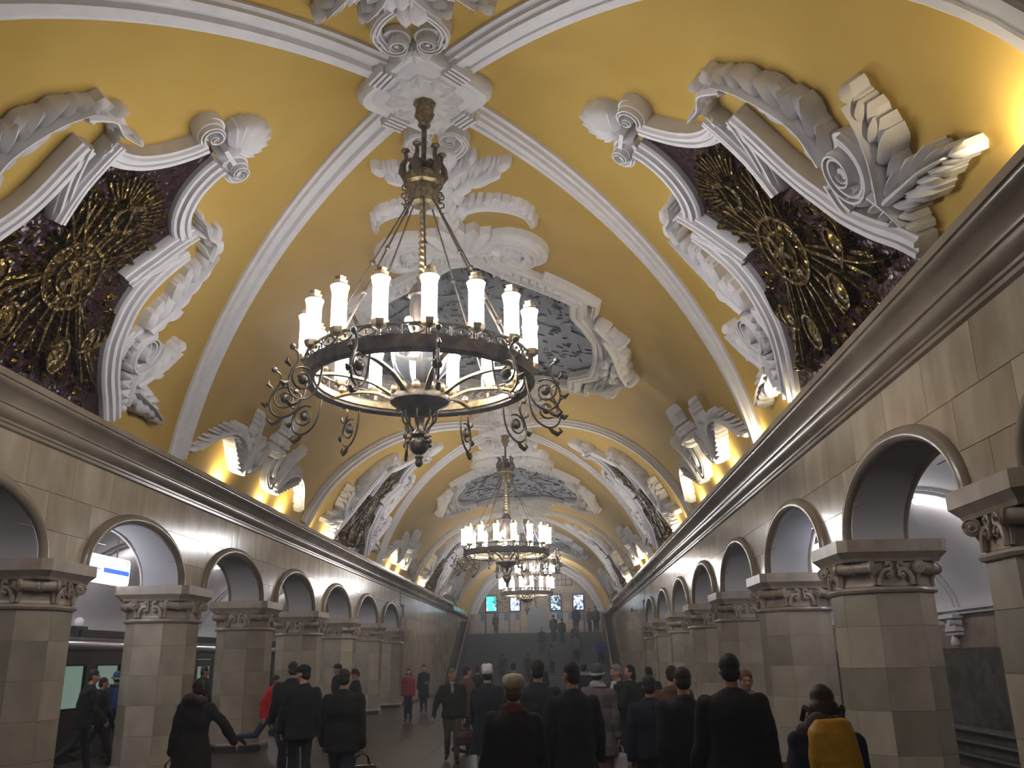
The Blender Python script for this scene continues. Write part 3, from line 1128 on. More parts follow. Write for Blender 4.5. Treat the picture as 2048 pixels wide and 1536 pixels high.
def apex_cartouche(yc, label, cache={}):
    root = thing('apex_cartouche', label, 'ceiling relief', V(0, yc, 0), group='cartouches along the crown of the vault')
    inv = -np.array(root.location)
    if cache:
        for nm, me in cache['p']:
            link(nm, me, root)
        return root
    parts = []
    def put(mb, name, m, mir='xy'):
        if 'x' in mir:
            put(MB().add([(-p[0], p[1], p[2]) for p in mb.v], [f[::-1] for f in mb.f]), name, m, mir.replace('x', ''))
        if 'y' in mir:
            put(MB().add([(p[0], -p[1], p[2]) for p in mb.v], [f[::-1] for f in mb.f]), name, m, '')
        mb.v = [tuple(np.array(V(p[0], yc + p[1], p[2])) + inv) for p in mb.v]
        parts.append(mb.build(name, m, root, smooth=25))
    mb = MB()
    out = [(0.02, -3.86), (.25, -3.84), (.75, -3.25), (1.4, -2.95), (2.1, -2.7), (2.1, -2.0), (2.35, -1.6), (2.65, -1.0), (2.72, 0)]
    pl = out + [(x, -y) for x, y in out[::-1][1:]]
    P = resample(pl, .3)
    vs, fs = [], []
    for p in P:
        for q in np.linspace(-1, 1, 13):
            vs.append((p[0] * q, p[1], .05))
    for i in range(len(P) - 1):
        for j in range(12):
            fs.append((i * 13 + j, i * 13 + j + 1, (i + 1) * 13 + j + 1, (i + 1) * 13 + j))
    mb.add(vs, fs)
    put(mb, 'mosaic_ground', M['mosaic_blue'], '')
    mb = MB()
    r2 = random.Random(5)
    for k in range(520):
        y0 = r2.uniform(-3.4, 3.4)
        lim = np.interp(abs(y0), [0, 1.6, 2.6, 3.0, 3.6], [2.5, 2.1, 1.9, 1.1, .4])
        s0 = r2.uniform(-lim, lim)
        lobe(mb, (s0, y0), r2.choice((0, .2, PI / 2, 1.3, -.7)), r2.uniform(.10, .28), r2.uniform(.05, .10), .052, r2.uniform(.06, .075), n=3)
    put(mb, 'smalti_figures', M['mosaic_silver'], '')
    parts[-1]['kind'] = 'stuff'
    mb = MB()
    add_band(mb, [(0, -4.02), (.3, -3.98), (.9, -3.42), (1.5, -3.13), (2.28, -2.86)], .36, .26, False)
    add_band(mb, [(2.26, -3.0), (2.28, -2.1), (2.5, -1.75), (2.8, -1.15), (2.88, -.4), (2.9, 0.02)], .38, .26, False)
    add_band(mb, [(1.5, -3.45), (2.0, -3.25), (2.62, -3.02), (2.6, -2.4)], .12, .2, False)
    for k in range(9):
        q = k / 8
        lobe(mb, (.6 + 1.3 * q, -3.72 + .62 * q), 1.9, .2, .1, .24, .32)
    put(mb, 'frame_moulding', M['plaster'])
    mb = MB()
    spiral(mb, (1.0, -4.45), .62, .66, 2.6, 1.6, band(.26, .30), 1, r_end=.14)
    for k in range(9):
        a = 2 * PI * k / 9
        lobe(mb, (1.0 + .2 * math.cos(a), -4.45 + .2 * math.sin(a)), a, .26, .13, .2, .32)
    put(mb, 'large_scroll', M['plaster'])
    mb = MB()
    for e in (1, -1):
        mb = MB()
        for k in range(-4, 5):
            a = -e * PI / 2 + k * .3
            lobe(mb, (.04 * k, -e * 4.35), a, .95 - .03 * abs(k), .28, .16, .30)
        sweep(mb, [(-.25, -e * 4.45), (.25, -e * 4.45)], [(-.05, .05), (-.04, .34), (.04, .34), (.05, .05)])
        for k in range(8):
            lobe(mb, ((-.14, .14)[k % 2], -e * (5.35 + .27 * k)), -e * PI / 2, .45, .26, .14, .28)
            lobe(mb, (0, -e * (5.35 + .27 * k)), -e * PI / 2, .4, .2, .2, .32)
        put(mb, 'shell_and_stem', M['plaster'], '')
    mb = MB()
    plume(mb, [(.1, -5.85), (.5, -6.08), (.95, -6.1), (1.25, -5.98), (1.38, -5.68)], 13, .22, .13, .12, .22, .8, .25)
    plume(mb, [(.05, -6.55), (.35, -6.85), (.65, -7.1), (.9, -7.3)], 7, .42, .2, .14, .25, .8, .4)
    plume(mb, [(.05, -6.9), (.2, -7.2), (.45, -7.45)], 5, .3, .16, .14, .25, .8, .4)
    put(mb, 'leaf_sprays', M['plaster'])
    mb = MB()
    add_band(mb, [(.1, -7.45), (.3, -7.62), (.42, -7.85), (.36, -8.08)], .14, .2)
    spiral(mb, (.2, -8.02), .18, .17, 0.2, 1.4, band(.09, .2), -1, r_end=.2)
    for k in (-1, 0, 1):
        lobe(mb, (.06 * k + .001, -8.15), -PI / 2 + .5 * k, .26, .16, .12, .22)
    put(mb, 'hooked_scroll', M['plaster'])
    mb = MB()
    plume(mb, [(2.95, -1.75), (3.2, -1.3), (3.35, -.8), (3.5, -.35), (3.72, 0)], 9, .34, .2, .14, .30, .8, .2)
    plume(mb, [(2.7, -2.2), (3.0, -1.9), (3.3, -1.85)], 4, .26, .16, .14, .26, .8, .2)
    for k in range(6):
        a = 2 * PI * k / 6
        lobe(mb, (3.2 + .05 * math.cos(a), -.28 + .05 * math.sin(a)), a, .26, .18, .2, .36)
    put(mb, 'acanthus_cluster', M['plaster'])
    cache['p'] = [(p.name.split('.')[0], p.data) for p in parts]
    return root


apex_cartouche(YB + PER / 2, 'white scrolled frame around dark mosaic between the first two chandeliers')
apex_cartouche(YB + PER * 1.5, 'white scrolled frame around sparkling dark mosaic behind the second chandelier')
apex_cartouche(YB + PER * 2.5, 'white scrolled frame around mosaic beyond the third chandelier, farthest along the vault')
# the one behind the camera side: only its stem and hooks reach into the picture
apex_cartouche(YB - PER / 2, 'white scroll stem hanging in at the top edge above the first chandelier boss')


def lower_relief(flip, yc, label, cache={}):
    s_ = -1 if flip else 1
    root = thing('acanthus_relief', label, 'wall relief', V(s_ * 5.9, yc, 0), group='acanthus reliefs low on the vault')
    inv = -np.array(root.location)
    if flip in cache:
        for nm, me in cache[flip]:
            link(nm, me, root)
        return
    parts = []
    def put(mb, name, both=True):
        if both: put(MB().add([(p[0], -p[1], p[2]) for p in mb.v], [f[::-1] for f in mb.f]), name, False)
        mb.v = [tuple(np.array(V(s_ * p[0], yc + p[1], p[2])) + inv) for p in mb.v]
        parts.append(mb.build(name, M['plaster'], root, smooth=25))
    mb = MB()
    plume(mb, [(6.5, 1.05), (6.15, 1.3), (5.9, 1.7), (5.85, 2.2), (6.05, 2.75), (6.5, 3.35)], 17, .34, .15, .11, .22, .85, .3)
    for k in range(7):
        q = k / 6
        lobe(mb, (6.45 - .35 * q, 1.1 + .9 * q), 1.3 + .5 * q, .34, .11, .14, .25, curl=.3)
    put(mb, 'arched_leaf')
    mb = MB()
    plume(mb, [(6.4, 1.0), (5.95, 1.12), (5.6, 1.3), (5.28, 1.52)], 9, .30, .14, .12, .22, .6, .4)
    put(mb, 'upright_leaf')
    mb = MB()
    spiral(mb, (5.98, .62), .44, .30, .4, 1.5, band(.12, .22), 1, r_end=.16)
    add_band(mb, [(5.6, .12), (5.85, .24), (6.2, .34), (6.42, .7), (6.4, 1.0)], .14, .19)
    put(mb, 'scroll')
    mb = MB()
    for k in range(6):
        a = 2 * PI * k / 6
        lobe(mb, (5.55 + .04 * math.cos(a), .04 * math.sin(a)), a, .24, .2, .2, .38)
    for k in range(-4, 5):
        lobe(mb, (5.42, .035 * k), PI + k * .14, .62, .14, .16, .30)
    for k in range(2):
        sweep(mb, [(5.36 - .12 * k, -.2), (5.36 - .12 * k, .2)], [(-.04, .05), (-.03, .34), (.03, .34), (.04, .05)])
    put(mb, 'palmette_vase', False)
    cache[flip] = [(p.name.split('.')[0], p.data) for p in parts]


for q in range(3):
    for flip in (True, False):
        lower_relief(flip, YB + PER * (q + .5) - .35, 'white acanthus and palmette relief above the %s cornice, %s chandeliers' % (
            ('right', 'left')[flip], ('between the first and second', 'between the second and third', 'beyond the third of the')[q]))

# ---- lamps in the cornice trough
up_y = {-1: [16.95, 19.55, 21.0, 23.4, 25.3, 33.4, 35.1, 37.2, 41.5, 43.3, 51.5], 1: [5.6, 12.4, 14.8, 17.1, 18.9, 21.1, 23.7, 25.5, 33.2, 35.2, 37.4, 41.4, 43.3]}
upme = MB().box(-.035, .035, -.23, .23, 0, .06).mesh('lamp_body', M['black'])
for sd in (-1, 1):
    for q, y in enumerate(up_y[sd]):
        t = thing('cornice_uplight', 'small uplight hidden behind the %s cornice, washing the yellow vault, %s along it' % (('left', 'right')[sd > 0], (ordn + ['tenth', 'eleventh', 'twelfth', 'last'])[q]),
                  'uplight', (sd * 5.0, y, 5.155), 0, 'uplights behind the cornices')
        link('lamp_body', upme, t)
        ld = bpy.data.lights.new('uplight', 'AREA')
        ld.shape = 'RECTANGLE'
        ld.size, ld.size_y = .05, .42
        ld.energy = UPLIGHT_W
        ld.color = (1.0, .85, .56)
        lo = link('uplight_light', ld, t, (0, 0, .075))
        lo.rotation_euler = (PI, math.radians(12) * sd * -1, 0)


# ================================================================== CHANDELIERS
def chandelier():
    t = thing('chandelier', '', 'chandelier', (0, YB, 0))
    def B(mb, n, m, par=t, **k):
        return mb.build(n, M[m], par, smooth=True, **k)
    B(MB().lathe([(.02, 8.97), (.155, 8.95), (.165, 8.90), (.15, 8.86), (.12, 8.82), (.09, 8.76), (.085, 8.66), (.10, 8.64), (.09, 8.60), (.06, 8.56), (.055, 8.5), (.065, 8.48), (.05, 8.46), (.03, 8.46)], n=24, wob=.05, lobes=8).mapped(lambda x, y, z: (x * 1.3, y * 1.3, z)), 'canopy', 'dull_brass')
    B(MB().tube([(0, 0, 8.5), (0, 0, 7.45)], .034, 10), 'stem', 'bronze')
    crown = B(MB().lathe([(.05, 7.82), (.10, 7.80), (.20, 7.74), (.225, 7.68), (.215, 7.60), (.18, 7.57), (.19, 7.54), (.17, 7.40), (.14, 7.34), (.10, 7.33), (.03, 7.33)], n=24, wob=.02, lobes=8).mapped(lambda x, y, z: (x * 1.15, y * 1.15, z)), 'crown', 'dull_brass')
    for k in range(6):
        a = 2 * PI * k / 6 + .3
        ca, sa = math.cos(a), math.sin(a)
        mb = MB()
        mb.tube([(.21 * ca, .21 * sa, 7.66), (.27 * ca, .27 * sa, 7.76), (.265 * ca, .265 * sa, 7.86), (.22 * ca, .22 * sa, 7.96), (.235 * ca, .235 * sa, 8.05)], [.05, .055, .04, .03, .025], 8)
        mb.ball((.235 * ca, .235 * sa, 8.075), (.06, .06, .025))
        mb.ball((.13 * ca, .13 * sa, 7.86), (.07, .07, .07))
        B(mb, 'leaf_horn', 'bronze', crown)
        mb = MB()
        P = [(.20, 7.50), (.25, 7.545), (.285, 7.52), (.275, 7.47), (.235, 7.47), (.235, 7.43), (.28, 7.42), (.29, 7.37), (.25, 7.35), (.235, 7.30), (.265, 7.265), (.29, 7.285)]
        mb.tube([(r_ * math.cos(a + .26), r_ * math.sin(a + .26), z) for r_, z in [tuple(p) for p in spline(P, 3)]], .010, 6)
        B(mb, 'scroll_trim', 'bronze', crown)
    # twisted central stem
    mb = MB()
    n, m = 12, 90
    vs, fs = [], []
    for i in range(m + 1):
        z = 7.34 - (7.34 - 6.25) * i / m
        for k in range(n):
            a = 2 * PI * k / n
            r_ = .042 + .011 * math.cos(a - i * .92)
            vs.append((r_ * math.cos(a), r_ * math.sin(a), z))
    for i in range(m):
        for k in range(n):
            fs.append((i * n + k, i * n + (k + 1) % n, (i + 1) * n + (k + 1) % n, (i + 1) * n + k))
    B(mb.add(vs, fs), 'twisted_stem', 'brass')
    B(MB().lathe([(.03, 6.36), (.07, 6.34), (.05, 6.28), (.10, 6.22), (.155, 6.12), (.165, 6.08), (.13, 6.06), (.14, 5.95), (.12, 5.75), (.10, 5.6), (.13, 5.55), (.17, 5.5), (.10, 5.45), (.06, 5.4), (.05, 5.0), (.03, 4.9)], n=24, wob=.05, lobes=12), 'ribbed_vase', 'bronze')
    # rods
    for k in range(8):
        a = 2 * PI * k / 8 + .2
        ca, sa = math.cos(a), math.sin(a)
        mb = MB()
        mb.tube([(.17 * ca, .17 * sa, 7.36), (1.26 * ca, 1.26 * sa, 5.22)], .0115, 6)
        for q in (.4, .72):
            mb.ball(((.17 + 1.09 * q) * ca, (.17 + 1.09 * q) * sa, 7.36 - 2.14 * q), .034)
        B(mb, 'hanging_rod', 'bronze')
    # ring
    def ringb(name, m, prof, n=72):
        return B(MB().lathe(prof + [prof[0]], n=n), name, m)
    def hoop(prof, name, m, n=72):
        mb = MB()
        k = len(prof)
        vs = [(r_ * math.cos(2 * PI * i / n), r_ * math.sin(2 * PI * i / n), z) for i in range(n) for r_, z in prof]
        fs = [(i * k + j, i * k + (j + 1) % k, ((i + 1) % n) * k + (j + 1) % k, ((i + 1) % n) * k + j) for i in range(n) for j in range(k)]
        return B(mb.add(vs, fs), name, m, fixn=True)
    ring = hoop([(1.235, 4.945), (1.31, 4.915), (1.355, 4.955), (1.35, 5.06), (1.355, 5.075), (1.355, 5.10), (1.325, 5.11), (1.30, 5.11), (1.275, 5.09), (1.27, 4.98), (1.24, 4.975)], 'ring_band', 'bronze')
    hoop([(1.215, 4.985), (1.262, 4.985), (1.262, 5.06), (1.225, 5.06)], 'gilt_inner_hoop', 'brass')
    mb = MB()
    n = 32
    for k in range(n):
        a0, a1 = 2 * PI * k / n, 2 * PI * (k + 1) / n
        P = []
        for i in range(17):
            q = i / 16
            a = a0 + (a1 - a0) * (.5 + .42 * math.cos(2 * PI * q * 1.0) * (1 - .25 * q))
            z = 5.165 + .05 * math.sin(2 * PI * q) * (1 if k % 2 else -1)
            P.append((1.325 * math.cos(a), 1.325 * math.sin(a), z))
        mb.tube(P, .010, 5)
        am = (a0 + a1) / 2
        mb.ball((1.325 * math.cos(am), 1.325 * math.sin(am), 5.165), .022, 6, 4)
        mb.tube([(1.325 * math.cos(a0), 1.325 * math.sin(a0), 5.10), (1.325 * math.cos(a0), 1.325 * math.sin(a0), 5.23)], .011, 5)
    B(mb, 'pierced_gallery', 'bronze', ring)
    hoop([(1.31, 5.22), (1.345, 5.22), (1.345, 5.24), (1.31, 5.24)], 'gallery_rail', 'bronze')
    # lamps
    for k in range(16):
        a = 2 * PI * (k + .5) / 16 + .02
        c = (1.335 * math.cos(a), 1.335 * math.sin(a), 0)
        lamp = B(MB().lathe([(.012, 5.08), (.02, 5.12), (.02, 5.17), (.045, 5.19), (.075, 5.205), (.088, 5.24), (.092, 5.27), (.085, 5.27), (.0, 5.23)], c, 14, .06, 7), 'lamp', 'brass')
        B(MB().lathe([(.0, 5.235), (.078, 5.24), (.086, 5.27), (.084, 5.4), (.084, 5.66), (.092, 5.71), (.104, 5.755), (.098, 5.76), (.0, 5.75)], c, 14), 'glass_tube', 'tube', lamp)
        B(MB().lathe([(.0, 5.75), (.092, 5.762), (.07, 5.79), (.078, 5.82), (.05, 5.84), (.06, 5.865), (.0, 5.86)], c, 14, .10, 5), 'gilt_collar', 'brass', lamp)
    # arms and hub
    for k in range(8):
        a = 2 * PI * k / 8 + .39
        ca, sa = math.cos(a), math.sin(a)
        P = spline([(.28, 4.78), (.42, 4.86), (.62, 4.95), (.95, 5.0), (1.24, 4.98)], 5)
        mb = MB()
        vs, fs = [], []
        for p in P:
            for u, v in ((-.032, -.014), (.032, -.014), (.032, .014), (-.032, .014)):
                vs.append((p[0] * ca - u * sa, p[0] * sa + u * ca, p[1] + v))
        for i in range(len(P) - 1):
            for j in range(4):
                fs.append((4 * i + j, 4 * i + (j + 1) % 4, 4 * i + 4 + (j + 1) % 4, 4 * i + 4 + j))
        fs += [(0, 1, 2, 3), (len(vs) - 1, len(vs) - 2, len(vs) - 3, len(vs) - 4)]
        mb.add(vs, fs)
        mb.ball((1.12 * ca, 1.12 * sa, 5.06), .05)
        B(mb, 'arm', 'brass')
    hub = B(MB().lathe([(.05, 4.95), (.20, 4.93), (.30, 4.86), (.345, 4.80), (.345, 4.74), (.30, 4.70), (.22, 4.66), (.17, 4.60), (.10, 4.58), (.03, 4.58)], n=32, wob=.02, lobes=16), 'hub', 'bronze')
    for k in range(12):
        a = 2 * PI * k / 12
        B(MB().ball((.31 * math.cos(a), .31 * math.sin(a), 4.87), (.05, .05, .07)), 'hub_leaf', 'brass', hub)
    B(MB().lathe([(.12, 4.96), (.22, 5.03), (.31, 5.14), (.345, 5.28), (.35, 5.38), (.335, 5.38), (.325, 5.28), (.28, 5.15), (.20, 5.05), (.10, 4.98)], n=28), 'glass_bowl', 'glass')
    hoop([(.335, 5.37), (.36, 5.37), (.36, 5.41), (.335, 5.41)], 'bowl_rim', 'brass', 36)
    B(MB().ball((-.02, -.22, 5.32), (.055, .055, .09), 10, 8), 'bulb', 'bulb')
    B(MB().ball((-.10, -.30, 5.66), (.05, .05, .05), 10, 8).tube([(-.10, -.30, 5.62), (-.06, -.15, 5.5)], .014, 6), 'spot_bulb', 'spot')
    # lower drop
    mb = MB().lathe([(.03, 4.60), (.06, 4.57), (.045, 4.48), (.055, 4.40), (.085, 4.37), (.11, 4.345), (.06, 4.33), (.10, 4.28), (.112, 4.235), (.10, 4.18), (.07, 4.14), (.035, 4.12), (.05, 4.09), (.035, 4.06), (.045, 4.02), (.03, 3.985), (.005, 3.97)], n=20, wob=.05, lobes=10)
    fin = B(mb, 'drop_finial', 'bronze')
    for k in range(8):
        a = 2 * PI * k / 8
        ca, sa = math.cos(a), math.sin(a)
        P = spline([(.20, 4.62), (.19, 4.52), (.13, 4.45), (.10, 4.37), (.14, 4.33)], 4)
        B(MB().tube([(p[0] * ca, p[0] * sa, p[1]) for p in P], .014, 6), 'drop_strap', 'bronze', fin)
        if k % 2:
            mb = MB()
            mb.ball((.14 * ca, .14 * sa, 4.30), (.035, .035, .045))
            mb.ball((.155 * ca, .155 * sa, 4.25), (.025, .025, .03))
            B(mb, 'drop_leaf', 'bronze', fin)
    # scroll brackets below the ring
    for k in range(12):
        a = 2 * PI * k / 12 + .26
        ca, sa = math.cos(a), math.sin(a)
        def T(pts):
            return [(p[0] * ca, p[0] * sa, p[1]) for p in pts]
        mb = MB()
        mb.tube(T(spline([(1.30, 5.0), (1.31, 4.86), (1.35, 4.68), (1.43, 4.56), (1.55, 4.50), (1.66, 4.54), (1.70, 4.66), (1.66, 4.80), (1.60, 4.90), (1.60, 5.0), (1.66, 5.05)], 4)), .0135, 6)
        mb.tube(T([(1.535 + .145 * (1 - .6 * q) * math.cos(2.2 - 2 * PI * 1.3 * q), 4.72 + .145 * (1 - .6 * q) * math.sin(2.2 - 2 * PI * 1.3 * q)) for q in np.linspace(0, 1, 26)]), .012, 6)
        br = B(mb, 'scroll_bracket', 'bronze')
        mb = MB()
        mb.ball((1.53 * ca, 1.53 * sa, 4.72), .055)
        mb.ball((1.67 * ca, 1.67 * sa, 5.06), .035)
        B(mb, 'rosette', 'bronze', br)
        for pts, rs in (([(1.70, 4.66), (1.75, 4.63), (1.80, 4.66)], [.02, .035, .008]), ([(1.56, 4.50), (1.60, 4.45), (1.66, 4.42), (1.71, 4.46), (1.68, 4.50)], [.02, .028, .03, .02, .008]),
                        ([(1.68, 4.84), (1.73, 4.88), (1.72, 4.93)], [.015, .026, .006])):
            B(MB().tube(T(pts), rs, 6), 'leaf_tip', 'bronze', br)
    return t


ch0 = chandelier()
index_kids(ch0)
tag(ch0, 'large bronze wheel chandelier with lit glass tubes, nearest the camera', 'chandelier', 'bronze chandeliers down the hall')
c = dup(ch0, None, (0, YB + PER, 0))
tag(c, 'bronze wheel chandelier with lit glass tubes, second from the camera')
c = dup(ch0, None, (0, YB + 2 * PER, 0))
tag(c, 'lit bronze wheel chandelier, lower of the two overlapping far ones')
c4 = dup(ch0, None, (0, YB + 3 * PER, 2.45))
tag(c4, 'lit bronze wheel chandelier hung high over the stair landing')
for ch in list(c4.children):
    nm = ch.name.split('.')[0]
    if nm in ('canopy', 'stem'):
        bpy.data.objects.remove(ch)
    elif nm in ('crown', 'twisted_stem', 'hanging_rod', 'ribbed_vase'):
        ch.scale = (1, 1, .44)
        ch.location = (0, 0, 5.2 * .56)
c5 = dup(ch0, None, (0, YB - PER, 0))
tag(c5, 'bronze wheel chandelier behind the camera')
# ================================================================== PLATFORM SIGNS, LAMPS, CAMERAS
def rbox(mb, x0, x1, y0, y1, z0, z1, r=.08, n=5):
    """plate in the y-z plane with rounded corners, thickness x0..x1"""
    pts = []
    for cy, cz, a0 in ((y1 - r, z1 - r, 0), (y0 + r, z1 - r, PI / 2), (y0 + r, z0 + r, PI), (y1 - r, z0 + r, 1.5 * PI)):
        for i in range(n + 1):
            a = a0 + PI / 2 * i / n
            pts.append((cy + r * math.cos(a), cz + r * math.sin(a)))
    k = len(pts)
    vs = [(x0, y, z) for y, z in pts] + [(x1, y, z) for y, z in pts]
    return mb.add(vs, [tuple(range(k)), tuple(range(k, 2 * k))[::-1]] + [(i, k + i, k + (i + 1) % k, (i + 1) % k) for i in range(k)])


def text_mesh(s, size, m, parent, loc, rot):
    cu = bpy.data.curves.new('lettering', 'FONT')
    cu.body = s
    cu.size = size
    cu.extrude = .003
    cu.align_x = 'CENTER'
    cu.align_y = 'CENTER'
    o = bpy.data.objects.new('tmp', cu)
    COL.objects.link(o)
    bpy.context.view_layer.update()
    me = bpy.data.meshes.new_from_object(o.evaluated_get(bpy.context.evaluated_depsgraph_get()))
    bpy.data.objects.remove(o)
    me.materials.clear()
    me.materials.append(m)
    t = link('lettering', me, parent, loc)
    t.rotation_euler = rot
    return t


def platform_sign(x, y0, y1, z0, z1, label, face):
    t = thing('platform_sign', label, 'sign', (x, (y0 + y1) / 2, z0))
    inv = lambda mb: mb.mapped(lambda a, b, c: (a - x, b - (y0 + y1) / 2, c - z0))
    inv(rbox(MB(), x - .06, x + .06, y0, y1, z0, z1)).build('casing', M['sign_w'], t, fixn=True)
    h = z1 - z0
    zb0, zb1 = z0 + .38 * h, z0 + .56 * h
    xf = x + face * .062
    L_ = y1 - y0
    for e, a, b in ((0, y0 + .06, y0 + .40 * L_), (1, y0 + .64 * L_, y1 - .03)):
        inv(MB().box(min(xf, xf + face * .006), max(xf, xf + face * .006), a, b, zb0, zb1)).build('blue_stripe', M['sign_b'], t)
    mb = MB()
    for i in range(9):
        a = y0 + .43 * L_ + i * .019 * L_
        mb.box(min(xf, xf + face * .004), max(xf, xf + face * .004), a, a + .012 * L_, zb0 + .03, zb0 + .06)
    inv(mb).build('line_symbol', M['sign_b'], t)
    text_mesh('7', .14, M['sign_k'], t, (face * .066, (L_ / 2 - .13), .80 * h), (PI / 2, 0, PI / 2 * face))
    for yy in (y0 + .3, y1 - .42):
        inv(MB().tube([(x, yy, z1), (x, yy, 4.42)], .014, 6).ball((x, yy, 4.12), .035)).build('hanger', M['steel'], t, smooth=True)


platform_sign(-6.4, 13.6, 16.3, 3.24, 3.70, 'lit white platform sign with blue stripe hanging behind the left arcade', 1)
platform_sign(6.4, 15.1, 17.5, 3.34, 3.80, 'lit white platform sign with blue stripe hanging behind the right arcade', -1)

lme = {}
for sd in (-1, 1):
    for q, yc in enumerate(cols_y[1:8]):  # invented dome fittings, added to light the aisles from behind the columns
        t = thing('added_ceiling_lamp', 'added white dome lamp on the %s platform ceiling, %s from the camera' % (('left', 'right')[sd > 0], ordn[q]), 'lamp', (sd * 8.5, yc + .5, 4.62), 0, 'added dome lamps above the platforms')
        if not lme:
            lme['a'] = MB().lathe([(0, .08), (.16, .08), (.17, .04), (.15, .03), (0, .03)], n=16).mesh('base', M['steel'], True)
            lme['b'] = MB().lathe([(0, -.07), (.08, -.06), (.13, -.02), (.145, .03), (0, .03)], n=16).mesh('shade', M['globe'], True)
        link('base', lme['a'], t)
        link('shade', lme['b'], t)
        ld = bpy.data.lights.new('added_lamp_light', 'POINT')
        ld.energy = AISLE_W
        ld.color = (1.0, .93, .92)
        ld.shadow_soft_size = .12
        link('added_lamp_light', ld, t, (0, 0, -.22))

for q, (y, z) in enumerate(((19.7, 2.79), (25.2, 2.79), (31.0, 2.79))):
    t = thing('platform_lamp', 'small white globe lamp above the train roof, %s along the left platform' % ordn[q], 'lamp', (-9.0, y, z))
    MB().ball((0, 0, 0), .10, 12, 8).build('globe', M['dim_globe'], t, smooth=True)
    MB().box(-.05, .05, -.22, .32, -.17, -.09).box(-.03, .03, .1, .16, -.30, -.09).box(-.02, .02, -.02, .02, -.12, -.06).build('bracket', M['black'], t)
t = thing('overhead_conduit', 'dark cable conduit running above the train on the left', 'conduit', (-9.3, 10, 2.50))
MB().box(-.1, .1, -8, 30, .0, .07).box(-.35, -.3, -8, 30, .1, .14).build('tray', M['black'], t)

for sd, x, y, z, lab in ((1, 5.12, 44.0, 4.0, 'small white surveillance camera on the right wall past the arcade'),):
    t = thing('surveillance_camera', lab, 'camera', (x, y, z))
    MB().tube([(.18, 0, 0), (0, 0, 0)], .02, 6).build('arm', M['black'], t)
    MB().obox((-.05, -.08, .03), (.05, 0, 0), (0, .14, -.05), (0, .02, .05)).build('housing', M['sign_w'].copy() if False else M['steel'], t)


# ================================================================== TRAIN AT THE LEFT PLATFORM
tr = thing('subway_train', 'dark subway train with lit windows standing at the left platform', 'train', (-9.6, 20, -1.1))
inv = lambda mb: mb.mapped(lambda a, b, c: (a + 9.6, b - 20, c + 1.1))
XS = -8.62
y0, y1 = -2.0, 40.0
win = []
yy = y0 + .5
mods = []
while yy < y1 - 2.4:
    mods.append(('w', yy, yy + 1.05)); mods.append(('d', yy + 1.3, yy + 2.5)); mods.append(('w', yy + 2.75, yy + 3.8))
    yy += 4.3
# side wall with openings
mb = MB()
ya = y0
for kd, a, b in mods:
    mb.box(XS - .06, XS, ya, a, -.1, 2.16)
    if kd == 'w':
        mb.box(XS - .06, XS, a, b, -.1, 1.02)
        mb.box(XS - .06, XS, a, b, 1.86, 2.16)
    else:
        mb.box(XS - .06, XS, a, b, 2.0, 2.16)
    ya = b
mb.box(XS - .06, XS, ya, y1, -.1, 2.16)
mb.box(XS - .12, XS - .02, y0, y1, -.75, -.1)
inv(mb).build('side_wall', M['train'], tr)
prof = [(XS, 2.16), (XS + .02, 2.2), (XS - .02, 2.28), (XS - .15, 2.36), (XS - .6, 2.43), (XS - 1.3, 2.46), (XS - 1.75, 2.43), (XS - 1.8, 2.36), (XS - 1.85, 2.2), (XS - 1.85, -.7), (XS - 1.8, -.7)]
mb = MB()
k = len(prof)
vs = [(x, y, z) for y in (y0, y1) for x, z in prof]
mb.add(vs, [(j, j + 1, k + j + 1, k + j) for j in range(k - 1)])
inv(mb).build('roof_and_far_side', M['train'], tr, smooth=True)
inv(MB().tube([(XS + .01, y0, 2.27), (XS + .01, y1, 2.27)], .095, 12)).build('roof_gutter', M['steel'], tr, smooth=True)
inv(MB().box(XS - 1.7, XS - .1, y0, y1, .0, .05).box(XS - 1.75, XS - 1.7, y0, y1, 0.05, 2.2)).build('cabin_lining', M['train_in'], tr)
for kd, a, b in mods:
    if kd == 'w':
        f = inv(MB().box(XS - .05, XS + .012, a - .04, a, .98, 1.9).box(XS - .05, XS + .012, b, b + .04, .98, 1.9).box(XS - .05, XS + .012, a, b, 1.86, 1.9).box(XS - .05, XS + .012, a, b, .98, 1.02)).build('window', M['rubber'], tr)
        inv(MB().box(XS - .04, XS - .03, a, b, 1.02, 1.86)).build('pane', M['glass'], f)
    else:
        mid = (a + b) / 2
        for e, (p, q) in enumerate(((a, mid - .01), (mid + .01, b))):
            w2 = (q - p)
            mb = MB()
            mb.box(XS - .05, XS - .012, p, q, -.08, .95).box(XS - .05, XS - .012, p, q, 1.8, 1.99)
            mb.box(XS - .05, XS - .012, p, p + .12, .95, 1.8).box(XS - .05, XS - .012, q - .12, q, .95, 1.8)
            d = inv(mb).build('door', M['train'], tr)
            inv(MB().box(XS - .04, XS - .03, p + .12, q - .12, .95, 1.8)).build('pane', M['glass'], d)
            inv(MB().tube([(XS - .0, (q - .05 if e == 0 else p + .05), 1.0), (XS - .0, (q - .05 if e == 0 else p + .05), 1.3)], .012, 6)).build('handle', M['steel'], d)
ld = bpy.data.lights.new('cabin_light', 'AREA')
ld.shape = 'RECTANGLE'
ld.size, ld.size_y = .4, 38
ld.energy = 26
ld.color = (.85, 1.0, .88)
lo = link('cabin_light', ld, tr, (0.1, -1, 3.25))


